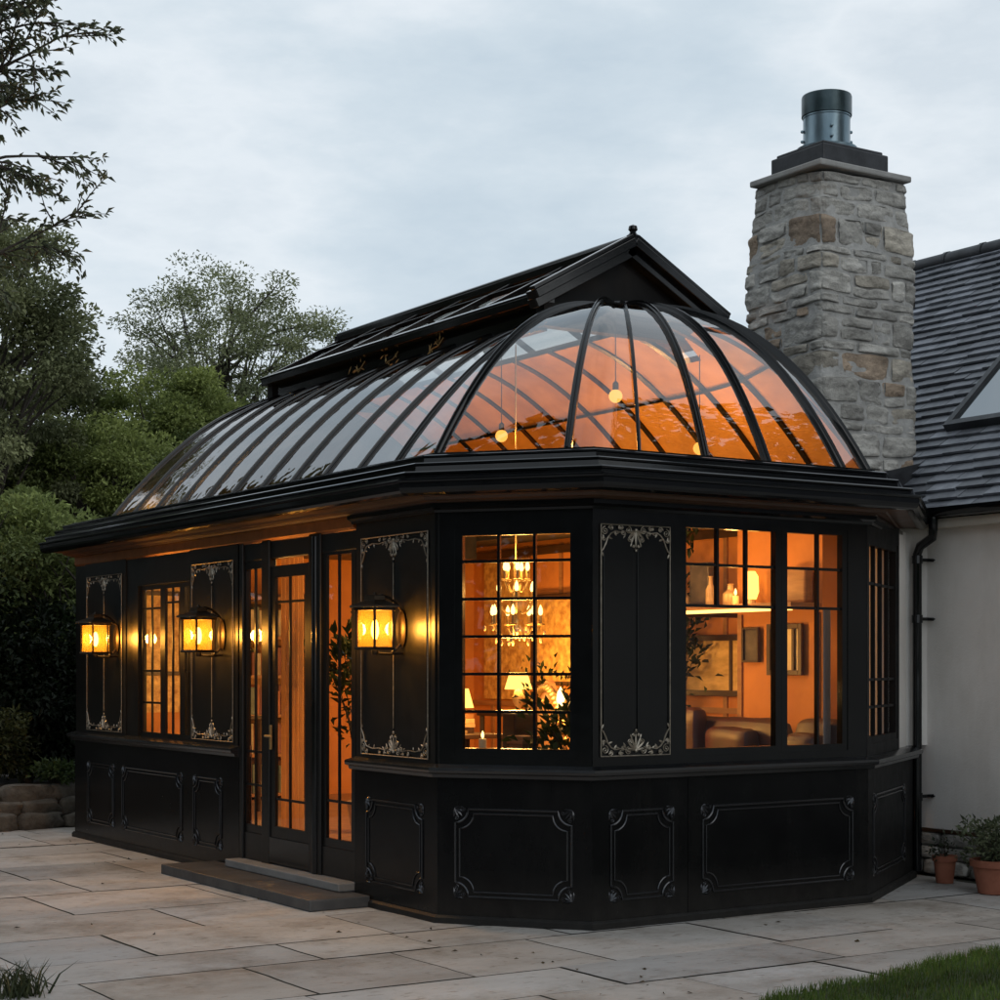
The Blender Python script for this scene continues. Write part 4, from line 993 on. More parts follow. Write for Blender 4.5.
def clump_tree(name, label, cat, base, ctr, rad, nclump, per, leaf, c0, c1, seed, trunk_r=.12, group=None, crown='crown', clump=.33, limbs=True, kind=None, shell=.5, stems=1):
    """trunk and limbs running out to leafy clumps spread through an uneven crown"""
    r = np.random.default_rng(seed); rr = random.Random(seed)
    t = thing(name, label, cat, base, group)
    if kind: t['kind'] = kind
    cs = []
    while len(cs) < nclump:
        d = r.normal(size=3); d /= np.linalg.norm(d); q = (shell+(1-shell)*r.random())**.7 if r.random() < .8 else r.random()**.5
        lump = 1+.32*noise.noise(Vector(d*2.1)+Vector((seed*3.7, 0, 0)))
        p = np.array(ctr)+d*np.array(rad)*q*lump
        if p[2] > base[2]+.15: cs.append(p)
    cs = np.array(cs)
    if limbs:
        tb = MB(); top = Vector(ctr)+Vector((0, 0, -.1*rad[2])); B = Vector(base)
        for s_ in range(stems):
            off = Vector((rr.uniform(-.3, .3), rr.uniform(-.3, .3), 0))*(stems > 1)
            pts = [B+(top-B)*k/8+off*(k/8)*2+Vector((noise.noise(Vector((k*.7, seed, s_)))*.15*k/8*trunk_r*8, noise.noise(Vector((seed, k*.7, s_)))*.15*k/8*trunk_r*8, 0)) for k in range(9)]
            tb.tube(pts, [trunk_r*(1-.07*k)*(1.25 if k == 0 else 1) for k in range(9)], 9)
            for c in cs[s_::max(1, nclump//60)*stems]:
                c = Vector(c); a = pts[rr.randint(3, 8)]
                if a.z > c.z+.3: a = pts[3]
                mid = a.lerp(c, .5)+Vector((rr.uniform(-.2, .2), rr.uniform(-.2, .2), .12*(c-a).length))
                tb.tube([a, a.lerp(mid, .6), mid, mid.lerp(c, .6), c], [trunk_r*.38, trunk_r*.28, trunk_r*.2, trunk_r*.13, .006], 5)
        tb.build('trunk', 'bark', t, smooth=True, ang=60)
    n = nclump*per; ci = np.repeat(np.arange(nclump), per)
    g3 = r.normal(size=(n, 3)); g3 /= np.maximum(1, np.linalg.norm(g3, axis=1)/1.75)[:, None]; g3[:, 2] *= .55
    csz = clump*(.6+.8*r.random(nclump))
    P = cs[ci]+g3*csz[ci][:, None]*.62
    out = P-np.array(ctr); out /= np.maximum(.01, np.linalg.norm(out, axis=1))[:, None]
    D = out*.5+g3*.35+r.normal(size=(n, 3))*.55+np.array([0, 0, -.15])
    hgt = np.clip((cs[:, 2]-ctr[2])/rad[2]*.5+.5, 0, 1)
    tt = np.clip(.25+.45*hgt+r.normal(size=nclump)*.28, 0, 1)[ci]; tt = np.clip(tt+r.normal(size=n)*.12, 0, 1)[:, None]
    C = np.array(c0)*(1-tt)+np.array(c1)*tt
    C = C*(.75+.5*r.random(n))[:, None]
    leaves_mesh(crown, P, D, leaf, C, parent=t, seed=seed)
    return t
def branch_tree(name, label, cat, base, starts, depth, leaf, per_tip, c0, c1, seed, group=None, spread=.55, shrink=.74, up=.12, tipr=.22, droop=0.):
    rr = random.Random(seed); t = thing(name, label, cat, base, group); tb = MB(); tips = []
    def go(p, d, ln, r, k):
        q = [p]; dd = d.copy()
        for i in range(4):
            dd = (dd+Vector((rr.gauss(0, .13), rr.gauss(0, .13), rr.gauss(0, .10)+up*.25-droop*(depth-k)*.05))).normalized(); q.append(q[-1]+dd*ln/4)
        tb.tube(q, [r*(1-.09*i) for i in range(5)], 7 if r > .03 else 4, cap=False)
        if k <= 2: tips.extend((a, dd) for a in q[2:])
        if k == 0: return
        for c in range(rr.choice((2, 3, 3))):
            ax = Vector((rr.gauss(0, 1), rr.gauss(0, 1), rr.gauss(0, .7))).normalized()
            nd = (dd+ax*spread*rr.uniform(.6, 1.3)).normalized()
            nd = (nd+Vector((0, 0, up))).normalized()
            go(q[-1] if c else q[-1], nd, ln*shrink*rr.uniform(.8, 1.15), r*.62, k-1)
        if k > 1 and rr.random() < .7:
            ax = Vector((rr.gauss(0, 1), rr.gauss(0, 1), rr.gauss(0, .7))).normalized()
            go(q[2], (dd+ax*spread*1.3).normalized(), ln*shrink*.8, r*.5, k-2 if k > 1 else 0)
    for p, d, ln, r in starts: go(Vector(p), Vector(d).normalized(), ln, r, depth)
    tb.build('trunk', 'bark', t, smooth=True, ang=60)
    r = np.random.default_rng(seed); T = np.array([a for a, d in tips]); DD = np.array([d for a, d in tips])
    n = len(T)*per_tip; ii = np.repeat(np.arange(len(T)), per_tip)
    P = T[ii]+r.normal(size=(n, 3))*tipr*np.array([1, 1, .7]); D = DD[ii]*.5+r.normal(size=(n, 3))*.7+np.array([0, 0, -.2])
    tt = np.clip(.5+r.normal(size=len(T))*.25, 0, 1)[ii][:, None]; C = (np.array(c0)*(1-tt)+np.array(c1)*tt)*(.7+.6*r.random(n))[:, None]
    leaves_mesh('crown', P, D, leaf, C, parent=t, seed=seed)
    return t, len(T)

lt = leaves_mesh('fallen_leaves', LITTER[0], LITTER[1], .035, LITTER[2], seed=92, aspect=.5, fold=.1); tag(lt, 'few small dry leaves scattered over the paving', 'leaves'); lt['kind'] = 'stuff'
# ------------------------------------------------------------------ trees and shrubs at the left
def cw(X, Y, z=0):
    """point at X to the right and Y ahead of the patio's viewing corner"""
    return (.5446*X-.8387*Y, .8387*X+.5446*Y, z)
DG0, DG1 = (.010, .017, .006), (.055, .075, .022)
# multi-stemmed airy tree behind the roof
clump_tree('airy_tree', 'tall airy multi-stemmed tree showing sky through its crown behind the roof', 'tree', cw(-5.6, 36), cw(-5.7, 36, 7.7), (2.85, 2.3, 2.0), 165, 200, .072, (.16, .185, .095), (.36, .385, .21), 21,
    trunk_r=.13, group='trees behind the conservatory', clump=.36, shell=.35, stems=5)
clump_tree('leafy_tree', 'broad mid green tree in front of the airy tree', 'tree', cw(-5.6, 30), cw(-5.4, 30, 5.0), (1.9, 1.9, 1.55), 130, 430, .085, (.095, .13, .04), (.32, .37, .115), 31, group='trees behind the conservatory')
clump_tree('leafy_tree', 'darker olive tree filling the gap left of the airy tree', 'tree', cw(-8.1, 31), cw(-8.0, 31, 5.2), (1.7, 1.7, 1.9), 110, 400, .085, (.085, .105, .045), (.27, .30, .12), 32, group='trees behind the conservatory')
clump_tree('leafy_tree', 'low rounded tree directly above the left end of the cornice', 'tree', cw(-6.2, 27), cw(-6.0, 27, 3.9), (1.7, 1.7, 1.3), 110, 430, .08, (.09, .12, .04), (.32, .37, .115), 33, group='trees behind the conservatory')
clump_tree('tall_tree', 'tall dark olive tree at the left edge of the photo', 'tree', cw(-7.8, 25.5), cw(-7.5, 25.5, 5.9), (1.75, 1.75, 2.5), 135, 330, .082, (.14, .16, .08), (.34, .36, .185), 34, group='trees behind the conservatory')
# dense shrubs beside the building
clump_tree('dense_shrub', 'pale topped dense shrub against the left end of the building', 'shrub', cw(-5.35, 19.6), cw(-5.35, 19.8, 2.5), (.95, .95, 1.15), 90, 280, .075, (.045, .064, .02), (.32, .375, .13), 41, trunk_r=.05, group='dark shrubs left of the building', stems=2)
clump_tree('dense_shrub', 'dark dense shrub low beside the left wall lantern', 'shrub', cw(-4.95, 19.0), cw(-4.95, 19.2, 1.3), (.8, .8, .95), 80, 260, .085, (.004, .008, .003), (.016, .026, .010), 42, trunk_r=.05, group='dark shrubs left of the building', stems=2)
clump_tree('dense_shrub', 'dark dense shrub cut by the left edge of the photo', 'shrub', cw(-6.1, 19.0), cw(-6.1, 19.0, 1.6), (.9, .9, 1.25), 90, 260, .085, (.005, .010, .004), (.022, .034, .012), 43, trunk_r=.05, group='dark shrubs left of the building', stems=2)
clump_tree('low_shrub', 'small yellowish shrub standing on the rock edging', 'shrub', cw(-5.15, 17.9, .35), cw(-5.15, 17.9, .80), (.30, .30, .38), 30, 120, .06, (.02, .025, .008), (.075, .08, .025), 44, trunk_r=.02, clump=.14)
clump_tree('low_shrub', 'low bright green weed on the soil beside the building corner', 'shrub', cw(-4.45, 17.7, .36), cw(-4.45, 17.7, .46), (.26, .2, .14), 22, 90, .055, (.02, .035, .01), (.06, .085, .025), 45, trunk_r=.012, clump=.10)
# rows of trees added outside the frame for the paintwork and roof glass to mirror
r = np.random.default_rng(77); n = 46000
tq = r.random(n); yy = -19+25.0*tq; base_u = -25-3*r.random(n)-.45*np.abs(yy+4)
hh = 9.5+5.6*np.clip((yy+3)/4, 0, 1)+1.8*np.sin(yy*1.1)+1.4*np.sin(yy*2.9+1)+1.2*np.sin(yy*6.1); zz = hh*r.random(n)**.75
keep = np.array([noise.noise(Vector((a*.9, b*.9, c*.9))) > -.12-.25*(c < 4) for a, b, c in zip(base_u, yy, zz)])
P = np.stack([base_u, yy, zz], 1)[keep]; n = len(P)
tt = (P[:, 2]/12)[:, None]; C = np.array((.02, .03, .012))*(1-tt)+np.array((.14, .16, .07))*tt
to = leaves_mesh('mirror_treeline', P, r.normal(size=(n, 3)), .40, C, seed=9, aspect=.8); tag(to, 'unseen line of dark trees left of the patio, added for reflections', 'mirror_treeline'); to['kind'] = 'stuff'

n = 24000; tq = r.random(n); P = np.stack([-24+36*tq, -19-3*r.random(n), (8.5+1.5*np.sin(tq*31)+1.2*np.sin(tq*77))*r.random(n)**.8], 1)
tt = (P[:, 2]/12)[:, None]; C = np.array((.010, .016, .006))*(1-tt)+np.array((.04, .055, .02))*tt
to = leaves_mesh('mirror_treeline', P, r.normal(size=(n, 3)), .45, C, seed=10, aspect=.8); tag(to, 'second unseen line of dark trees facing the door, added for reflections', 'mirror_treeline'); to['kind'] = 'stuff'

def mirror_crown(ctr, rad, n, seed, label):  # loose leaf clouds out of view, added for the dome glass to reflect
    r = np.random.default_rng(seed); d = r.normal(size=(n*3, 3)); d /= np.linalg.norm(d, axis=1)[:, None]
    P = np.array(ctr)+d*np.array(rad)*(r.random(n*3)**.4)[:, None]
    P = P[np.array([noise.noise(Vector(p*.75)+Vector((seed, 0, 0)))+.5*noise.noise(Vector(p*2.3)) > -.02 for p in P])][:n]
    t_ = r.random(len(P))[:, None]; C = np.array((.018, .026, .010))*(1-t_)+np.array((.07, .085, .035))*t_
    o = leaves_mesh('mirror_treetops', P, r.normal(size=(len(P), 3)), .30, C, seed=seed, aspect=.7); tag(o, label, 'mirror_treetops'); o['kind'] = 'stuff'
mirror_crown((-9.0, -.8, 11.2), (5.0, 3.4, 3.2), 9000, 15, 'unseen leaf crown high above the patio, added for the dome glass to mirror')
mirror_crown((2.5, 17.5, 13.0), (7.5, 5.5, 5.0), 17000, 16, 'unseen leaf crown high behind the house, added for the dome glass to mirror')
# foreground tree whose drooping twigs enter at the top left
def twig_tree():
    rr = random.Random(12)
    base = cw(-4.6, 11.2)
    t = thing('overhanging_tree', 'near tree whose leafy twigs droop into the upper left corner', 'tree', base)
    tb = MB(); P = []; D = []
    def w3(X, z, Y=11.): return Vector(cw(X, Y, z))
    trunk = [w3(-4.6, 0, 11.2), w3(-4.55, 2, 11.2), w3(-4.35, 3.6, 11.15), w3(-4.15, 5.2, 11.1), w3(-4.0, 6.4, 11.1)]
    tb.tube(trunk, [.17, .14, .12, .09, .06], 10)
    def leaves_at(p, d, cnt):
        for _ in range(cnt):
            P.append(p+Vector((rr.gauss(0, .012),)*3)); dd = d*.75+Vector((rr.gauss(0, .5), rr.gauss(0, .5), rr.gauss(-.12, .4))); D.append(dd)
    def twig(p, d, ln, r_, k):
        q = [p]; dd = d.normalized()
        for i in range(5):
            dd = (dd+Vector((rr.gauss(0, .13), rr.gauss(0, .13), rr.gauss(-.05, .11)))).normalized(); q.append(q[-1]+dd*ln/5)
        tb.tube(q, [r_*(1-.12*i) for i in range(6)], 5, cap=False)
        if k == 0:
            for a in q[1:]: leaves_at(a, dd, 2)
            leaves_at(q[-1], dd, 4)
        else:
            for i in range(1, 6):
                for _ in range(1 if k > 1 else 2):
                    if rr.random() < .6:
                        ax = Vector((rr.gauss(0, 1), rr.gauss(0, 1), rr.gauss(0, .8)))
                        twig(q[i], dd+ax*.6, ln*rr.uniform(.36, .6), r_*.55, k-1)
            twig(q[-1], dd, ln*.4, r_*.5, 0)
            if k == 1: [leaves_at(a, dd, 1) for a in q[2:]]
    limbs = [  # (start height on trunk, tip X, tip z, Y)
        (5.0, -2.62, 5.42, 11.0, 1.), (5.2, -2.85, 5.62, 11.0, .9), (4.6, -2.75, 4.78, 11.0, .9), (4.7, -3.0, 5.0, 10.9, .9), (5.6, -2.95, 5.75, 11.1, .9), (5.7, -3.15, 6.0, 10.9, .8),
        (3.7, -2.72, 4.28, 11.0, .8), (5.3, -3.0, 5.3, 11.2, .9), (5.9, -2.9, 6.1, 11.1, .8)]
    for sz, X, z, Y, f in limbs:
        a = w3(-4.3, sz-.35, 11.12); e = w3(X, z, Y); v = e-a; ln = v.length
        q = [a+v*s+Vector((0, 0, .16*math.sin(PI*s)))+Vector((rr.gauss(0, .02), rr.gauss(0, .02), rr.gauss(0, .02))) for s in (0, .25, .5, .72)]
        tb.tube(q, [.04, .03, .02, .013], 6, cap=False)
        for i, s in enumerate((1, 2, 3)):
            for _ in range(2): twig(q[s], v.normalized()+Vector((rr.gauss(0, .5), rr.gauss(0, .5), rr.gauss(0, .5))), ln*.22, .009, 1)
        twig(q[-1], v, ln*.30, .011, 1)
    tb.build('trunk', 'bark', t, smooth=True, ang=60)
    P_, D_ = np.array(P), np.array(D); r = np.random.default_rng(3); k = r.random(len(P_))[:, None]
    C = np.array((.06, .075, .048))*(1-k)+np.array((.20, .225, .14))*k
    leaves_mesh('crown', P_, D_, .056, C, parent=t, seed=5, aspect=.34)
    return len(P_)
print('twig leaves', twig_tree())

# rock edging with soil behind, at the left end of the patio
rk = MB(); rr = random.Random(8)
A, B = Vector((-17.1, 6.4, 0)), Vector((-16.4, -1.0, 0))
dv = (B-A).normalized(); nv = Vector((dv.y, -dv.x, 0)) if False else Vector((-1, 0, 0))
for row in range(3):
    s = -3.0
    while s < 6.0:
        ln = rr.uniform(.25, .6); h = rr.uniform(.13, .17)
        c = A+dv*s+nv*(.10*row+rr.uniform(-.02, .03))+Vector((0, 0, .06+.13*row))
        k = rr.uniform(.7, 1.15); st = MB(); st.ball((0, 0, 0), 1, 14, 10)
        vs = []
        for v in st.v:
            v = Vector(v); v = Vector([math.copysign(abs(q)**.55, q) for q in v])
            d_ = 1+.22*noise.noise(v*1.7+Vector((s*3, row*5, 0)))+.1*noise.noise(v*4+Vector((s*7, 0, row)))
            vs.append(c+dv*(v.x*ln*.55*d_)+nv*(v.y*.16*d_)+Vector((0, 0, v.z*h*.62*d_)))
        rk.add(vs, st.f, (k, k*.97, k*.92)); s += ln*.98
tag(rk.build('rock_edging', 'rock', None, smooth=True, ang=70, tint=True), 'low edging of rough brown rocks at the left end of the patio', 'rock edging')
sb = MB(); nx, ny = 24, 30; vs = []
for j in range(ny+1):
    for i in range(nx+1):
        x = -17.3-9*i/nx; y = -4+18*j/ny; vs.append((x, y, (.34 if i else .2)+.10*noise.noise(Vector((x, y, 0)))+.05*noise.noise(Vector((x*4, y*4, 1)))))
sb.add(vs, [(j*(nx+1)+i, j*(nx+1)+i+1, (j+1)*(nx+1)+i+1, (j+1)*(nx+1)+i) for j in range(ny) for i in range(nx)])
setting(sb.build('soil_bank', 'soil', None, smooth=True, recalc=True))

# grass tuft at the lower left corner
r3 = random.Random(2); bx, by, _ = cw(-2.33, 8.55)
bl = blades('grass_tuft', [(bx+r3.gauss(0, .065), by+r3.gauss(0, .07), 0) for _ in range(150)], .14, .011, (.022, .032, .012), (.085, .095, .045), 6, lean=1.1)
tag(bl, 'dry green grass tuft in the lower left corner of the paving', 'grass tuft')

# ------------------------------------------------------------------ house at the right
HS = thing('house', 'white rendered house with a dark slate roof at the right edge', 'house', (-7.5, 12.9, 0))
HU0, HU1, HN0, HN1 = -12.80, 3.0, 10.15, 15.7
EZ, RN, RZ = 2.80, 12.93, 5.50
b = MB(); b.box((HU0, HN0, .33), (HU1, HN1, 2.74))
b.add([(HU0, HN0, 2.74), (HU0, HN1, 2.74), (HU0, RN, RZ-.12), (HU1, HN0, 2.74), (HU1, HN1, 2.74), (HU1, RN, RZ-.12)], [(0, 1, 2), (5, 4, 3)])
b.build('wall', 'stucco', HS)
# stone plinth in rough courses
pm = MB(); rr = random.Random(14)
pm.box((HU0, HN0+.02, 0), (HU1, HN1-.02, .329), c=(.42, .40, .38))
z = 0
for hrow in (.12, .10, .105):
    s = -9.9
    while s < -4:
        ln = rr.uniform(.22, .6); k = rr.uniform(.45, .85); st = MB(); st.ball((0, 0, 0), 1, 14, 10); vs = []
        for v in st.v:
            v = Vector([math.copysign(abs(q)**.4, q) for q in v]); d_ = 1+.1*noise.noise(v*2+Vector((s*5, z*9, 0)))
            vs.append((s+ln/2+v.x*ln*.49*d_, HN0+.0+v.y*.035*d_, z+hrow/2+v.z*hrow*.47*d_))
        pm.add(vs, st.f, (k, k*.97, k*.93)); s += ln
    z += hrow
pm.build('plinth', 'stone', HS, smooth=True, ang=60, tint=True)
b = MB(); b.box((-9.9, HN0-.03, .325), (HU1, HN0-.001, .352)); b.build('plinth_ledge', 'darkwood', HS)
# slates: stepped overlapping courses on the visible slope, one sheet on the rear one
sl_ = MB(); rr = random.Random(3)
sv = Vector((0, RN-10.0, RZ-EZ+.05)); SL = sv.length; sv.normalize(); sn = Vector((0, -sv.z, sv.y))
nrow = 34; ex = SL/nrow
for k in range(nrow):
    x = HU0-.06-(k % 2)*.14
    while x < HU1:
        w_ = rr.uniform(.24, .31); t_ = .012+rr.uniform(0, .006); q = rr.uniform(.62, 1.3)*(1.25 if rr.random() < .06 else 1)
        p0 = Vector((x, 10.0, EZ-.05))+sv*(ex*k+rr.uniform(-.012, .010)); tilt = .020
        a = p0+sn*(tilt+t_); c = p0+sv*(ex*1.12)+sn*(t_*.4)
        X = Vector((w_-.006, 0, 0)); e = sn*(-t_-.006)
        vs = [a, a+X, c+X, c, a+e, a+X+e, c+X+e, c+e]
        sl_.add(vs, [(0, 1, 2, 3), (0, 4, 5, 1), (1, 5, 6, 2), (3, 7, 4, 0)], (q, q, q*1.02)); x += w_
sl_.add([(HU0-.06, RN, RZ), (HU1, RN, RZ), (HU1, HN1+.2, EZ-.1), (HU0-.06, HN1+.2, EZ-.1)], [(0, 1, 2, 3)])
b0 = Vector((HU0-.05, 10.03, EZ-.07)); sl_.add([b0, b0+Vector((HU1-HU0, 0, 0)), b0+sv*SL+Vector((HU1-HU0, 0, 0)), b0+sv*SL], [(0, 1, 2, 3)])
ROOF = sl_.build('roof', 'slate', HS, tint=True)
b = MB()
x = HU0-.05
while x < HU1:
    b.tube([(x, RN, RZ+.0), (x+.44, RN, RZ+.0)], .085, 12); b.tube([(x+.42, RN, RZ+.0), (x+.46, RN, RZ+.0)], .093, 12); x += .45
b.build('ridge_tiles', 'lead', HS, smooth=True, ang=50)
b = MB(); b.box((-9.58, 10.02, 2.635), (HU1, HN0-.001, 2.70)); b.build('soffit_board', 'timber_w', HS)
b = MB(); gp = [(-.055, .0)]; prof = []
for k in range(9):
    a = PI+PI*k/8; prof.append((.062*math.cos(a), .062*math.sin(a)))
prof += [(.062, .012), (.054, .012)]+[(.054*math.cos(2*PI-PI*k/8), .054*math.sin(2*PI-PI*k/8)) for k in range(9)]+[(-.054, .012), (-.062, .012)]
vs = []; m_ = len(prof)
for x in (-9.72, HU1):
    for py, pz in prof: vs.append((x, 9.955+py, 2.765+pz))
b.add(vs, [(k, (k+1) % m_, m_+(k+1) % m_, m_+k) for k in range(m_)]); b.add([(-9.72, 9.955+.06*math.cos(PI+PI*k/8), 2.765+.06*math.sin(PI+PI*k/8)) for k in range(9)], [tuple(range(9))])
b.box((-9.60, 10.019, 2.70), (HU1, 10.04, 2.80)); b.build('gutter', 'blackr', HS, smooth=True, ang=40)
b = MB(); dp = (-9.50, 10.02)
b.tube([(-9.36, 9.955, 2.72), (-9.36, 9.955, 2.62), (-9.38, 9.97, 2.56), (-9.50, 9.965, 2.50), (-9.535, 9.97, 2.44), (-9.535, 9.97, 1.5), (-9.535, 9.97, .04)], .035, 12)
for z in (2.40, 1.95, .60): b.tube([(-9.535, 9.97, z-.03), (-9.535, 9.97, z+.03)], .042, 12); b.box((-9.56, 9.965, z-.012), (-9.535, 10.149, z+.012)); b.tube([(-9.545, 10.12, z), (-9.50, 10.12, z)], .007, 6)
b.build('downpipe', 'blackr', HS, smooth=True, ang=50)
# skylight lying on the slope
def onroof(u, d, h): return Vector((u, 10.0, EZ-.05))+sv*d+sn*h
sk = MB(); s0, s1, k0, k1 = -9.90, -9.10, 1.10, 2.15
for (a, c, d, e) in ((s0-.06, s0, k0-.06, k1+.06), (s1, s1+.06, k0-.06, k1+.06), (s0, s1, k0-.06, k0), (s0, s1, k1, k1+.06)):
    vs = [onroof(x, y, h) for h in (.0, .085) for x, y in ((a, d), (c, d), (c, e), (a, e))]
    sk.add(vs, [(3, 2, 1, 0), (4, 5, 6, 7), (0, 1, 5, 4), (1, 2, 6, 5), (2, 3, 7, 6), (3, 0, 4, 7)])
SK = sk.build('skylight', 'lead', HS, recalc=True)
b = MB(); b.add([onroof(s0, k0, .06), onroof(s1, k0, .06), onroof(s1, k1, .06), onroof(s0, k1, .06)], [(0, 1, 2, 3)])
M['skyglass'] = surf('skylight_glass', (.02, .03, .035), (.03, .04, .045), 2, (.02, .05), spec=1.)
M['skyglass'].node_tree.nodes['Principled BSDF'].inputs['Metallic'].default_value = .0
M['skyglass'].node_tree.nodes['Principled BSDF'].inputs['IOR'].default_value = 2.6
b.build('pane', 'skyglass', SK)
# chimney of rubble stone: rough blocks in wavering courses over a mortar core
CX0, CX1, CY0, CY1, CZ0, CZ1 = -10.86, -9.96, 9.39, 10.43, 2.66, 5.42
def ring(z):
    s = (z-CZ0)/(CZ1-CZ0); ins = .035*max(0, (s-.62)/.38)**1.3+.01*math.sin(z*5)
    return CX0+ins, CX1-ins, CY0+ins, CY1-ins*1.3
def warp(p):
    x0, x1, y0, y1 = ring(p.z); hx, hy = (x1-x0)/2, (y1-y0)/2; cx_, cy_ = (x0+x1)/2, (y0+y1)/2; rc = .075
    a = abs(p.x-cx_)-(hx-rc); c = abs(p.y-cy_)-(hy-rc)
    if a > 0 and c > 0:              # worn, rounded arrises
        k_ = max(a, c)/math.hypot(a, c)
        p = Vector((cx_+math.copysign(hx-rc+a*k_, p.x-cx_), cy_+math.copysign(hy-rc+c*k_, p.y-cy_), p.z))
    return p+Vector((.012*noise.noise(p*3), .012*noise.noise(p*3+Vector((5, 0, 0))), .045*noise.noise(Vector((p.x*1.6, p.y*1.6, p.z*.8)))+.015*noise.noise(p*4.5)))
core = MB(); zz = [CZ0+(CZ1-CZ0)*k/40 for k in range(41)]; vs = []; per = []
nseg = 14
for z in zz:
    x0, x1, y0, y1 = ring(z); i_ = .010; x0 += i_; x1 -= i_; y0 += i_; y1 -= i_
    cs = [(x0, y0), (x1, y0), (x1, y1), (x0, y1)]
    for q in range(4):
        a, c = cs[q], cs[(q+1) % 4]
        for j in range(nseg):
            x = a[0]+(c[0]-a[0])*j/nseg; y = a[1]+(c[1]-a[1])*j/nseg
            d_ = .012*noise.noise(Vector((x*6, y*6, z*6))); cxm, cym = (x0+x1)/2, (y0+y1)/2
            v = Vector((x-cxm, y-cym)).normalized()*d_; vs.append(warp(Vector((x+v.x, y+v.y, z))))
m_ = 4*nseg
core.add(vs, [(k*m_+j, k*m_+(j+1) % m_, (k+1)*m_+(j+1) % m_, (k+1)*m_+j) for k in range(40) for j in range(m_)]+[tuple(40*m_+j for j in range(m_))])
CH = core.build('chimney', 'mortar', HS, smooth=True, ang=50)
CH['label'] = 'tall rough stone chimney with a steel flue'
stn = MB(); rr = random.Random(23)
def stone(x0, x1, y0, y1, z0, z1, faces):
    """one block: grid faces pulled in at the edges, roughened"""
    base = rr.random()
    if base < .09: c = (.82, .64, .50)
    elif base < .26: c = (.95, .88, .78)
    else: c = (1, .98, .95)
    k = rr.uniform(.66, 1.15); c = (c[0]*k, c[1]*k, c[2]*k)
    ctr = Vector(((x0+x1)/2, (y0+y1)/2, (z0+z1)/2)); h = Vector(((x1-x0)/2, (y1-y0)/2, (z1-z0)/2)); sd = rr.uniform(0, 90)
    n = 10; bul = rr.uniform(-.004, .012); skew = [rr.uniform(-.10, .10) for _ in range(4)]
    for ax in range(3):
        for sg in (-1, 1):
            vs = []
            for i in range(n+1):
                for j in range(n+1):
                    q = [0, 0, 0]; q[ax] = sg; q[(ax+1) % 3] = -1+2*i/n; q[(ax+2) % 3] = -1+2*j/n
                    q = Vector(q); p = Vector([math.copysign(min(1, abs(v)**.92), v) for v in q])
                    L4 = (abs(q.x)**8+abs(q.y)**8+abs(q.z)**8)**(1/8); q2 = q/L4
                    hw = min(h)*1.0; e = Vector([q2[k_]*h[k_] if h[k_] < .12 else math.copysign(h[k_]-(1-abs(q2[k_]))*.12 if abs(q2[k_]) > .0 and False else abs(q2[k_])*h[k_], q2[k_]) for k_ in range(3)])
                    e.z *= 1+skew[0]*q.x+skew[1]*q.y; e.x *= 1+skew[2]*q.z*.4; e.y *= 1+skew[3]*q.z*.4
                    p = ctr+e
                    d_ = .022*noise.noise(p*5+Vector((sd, 0, 0)))+.013*noise.noise(Vector((p.x*9, p.y*9, p.z*22))+Vector((sd, 0, 0)))+.006*noise.noise(p*30)+bul
                    o = Vector((p.x-ctr.x if ax == 0 else 0, p.y-ctr.y if ax == 1 else 0, 0))
                    if ax < 2 and o.length > 0: p += o.normalized()*d_
                    vs.append(warp(p))
            fs = []
            for i in range(n):
                for j in range(n):
                    f = (i*(n+1)+j, (i+1)*(n+1)+j, (i+1)*(n+1)+j+1, i*(n+1)+j+1); fs.append(f if sg > 0 else f[::-1])
            stn.add(vs, fs, c)
z = CZ0; row = 0
while z < CZ1-.02:
    h = rr.choice((.075, .10, .13, .15, .19, .25)); h = min(h, CZ1-z)
    if CZ1-(z+h) < .07: h = CZ1-z
    x0, x1, y0, y1 = ring(z+h/2); gp = .008
    # four corner stones, long on alternate faces
    legs = []
    for q in range(4):
        a = rr.uniform(.28, .46); c = rr.uniform(.14, .22)
        if (row+q) % 2: a, c = c, a
        legs.append((a, c))     # along x, along y
    for q, (cx, cy, sx, sy) in enumerate(((x0, y0, 1, 1), (x1, y0, -1, 1), (x1, y1, -1, -1), (x0, y1, 1, -1))):
        a, c = legs[q]; xa, xb = sorted((cx, cx+sx*(a-gp))); ya, yb = sorted((cy, cy+sy*(c-gp)))
        stone(xa, xb, ya, yb, z+gp, z+h-gp*.5, None)
    def fill(lo, hi, fn):
        s = lo
        while s < hi-.01:
            ln = rr.uniform(.2, .62)
            if hi-(s+ln) < .12: ln = hi-s
            if h > .17 and rr.random() < .45:
                f_ = rr.uniform(.4, .6); fn(s+gp, s+ln-gp, z+gp, z+h*f_-gp*.5); fn(s+gp, s+ln-gp, z+h*f_+gp*.5, z+h-gp*.5)
            else: fn(s+gp, s+ln-gp, z+gp, z+h-gp*.5)
            s += ln
    fill(x0+legs[0][0], x1-legs[1][0], lambda a, c, p, q: stone(a, c, y0, y0+.13, p, q, None))
    fill(y0+legs[1][1], y1-legs[2][1], lambda a, c, p, q: stone(x1-.13, x1, a, c, p, q, None))
    fill(y0+legs[0][1], y1-legs[3][1], lambda a, c, p, q: stone(x0, x0+.13, a, c, p, q, None))
    fill(x0+legs[3][0], x1-legs[2][0], lambda a, c, p, q: stone(a, c, y1-.13, y1, p, q, None))
    z += h; row += 1
stn.build('stonework', 'stone', CH, smooth=True, ang=55, tint=True)
b = MB(); b.box((-10.775, 9.375, 5.415), (-9.955, 10.35, 5.465)); b.build('capstone', 'cap', CH, bev=.012)
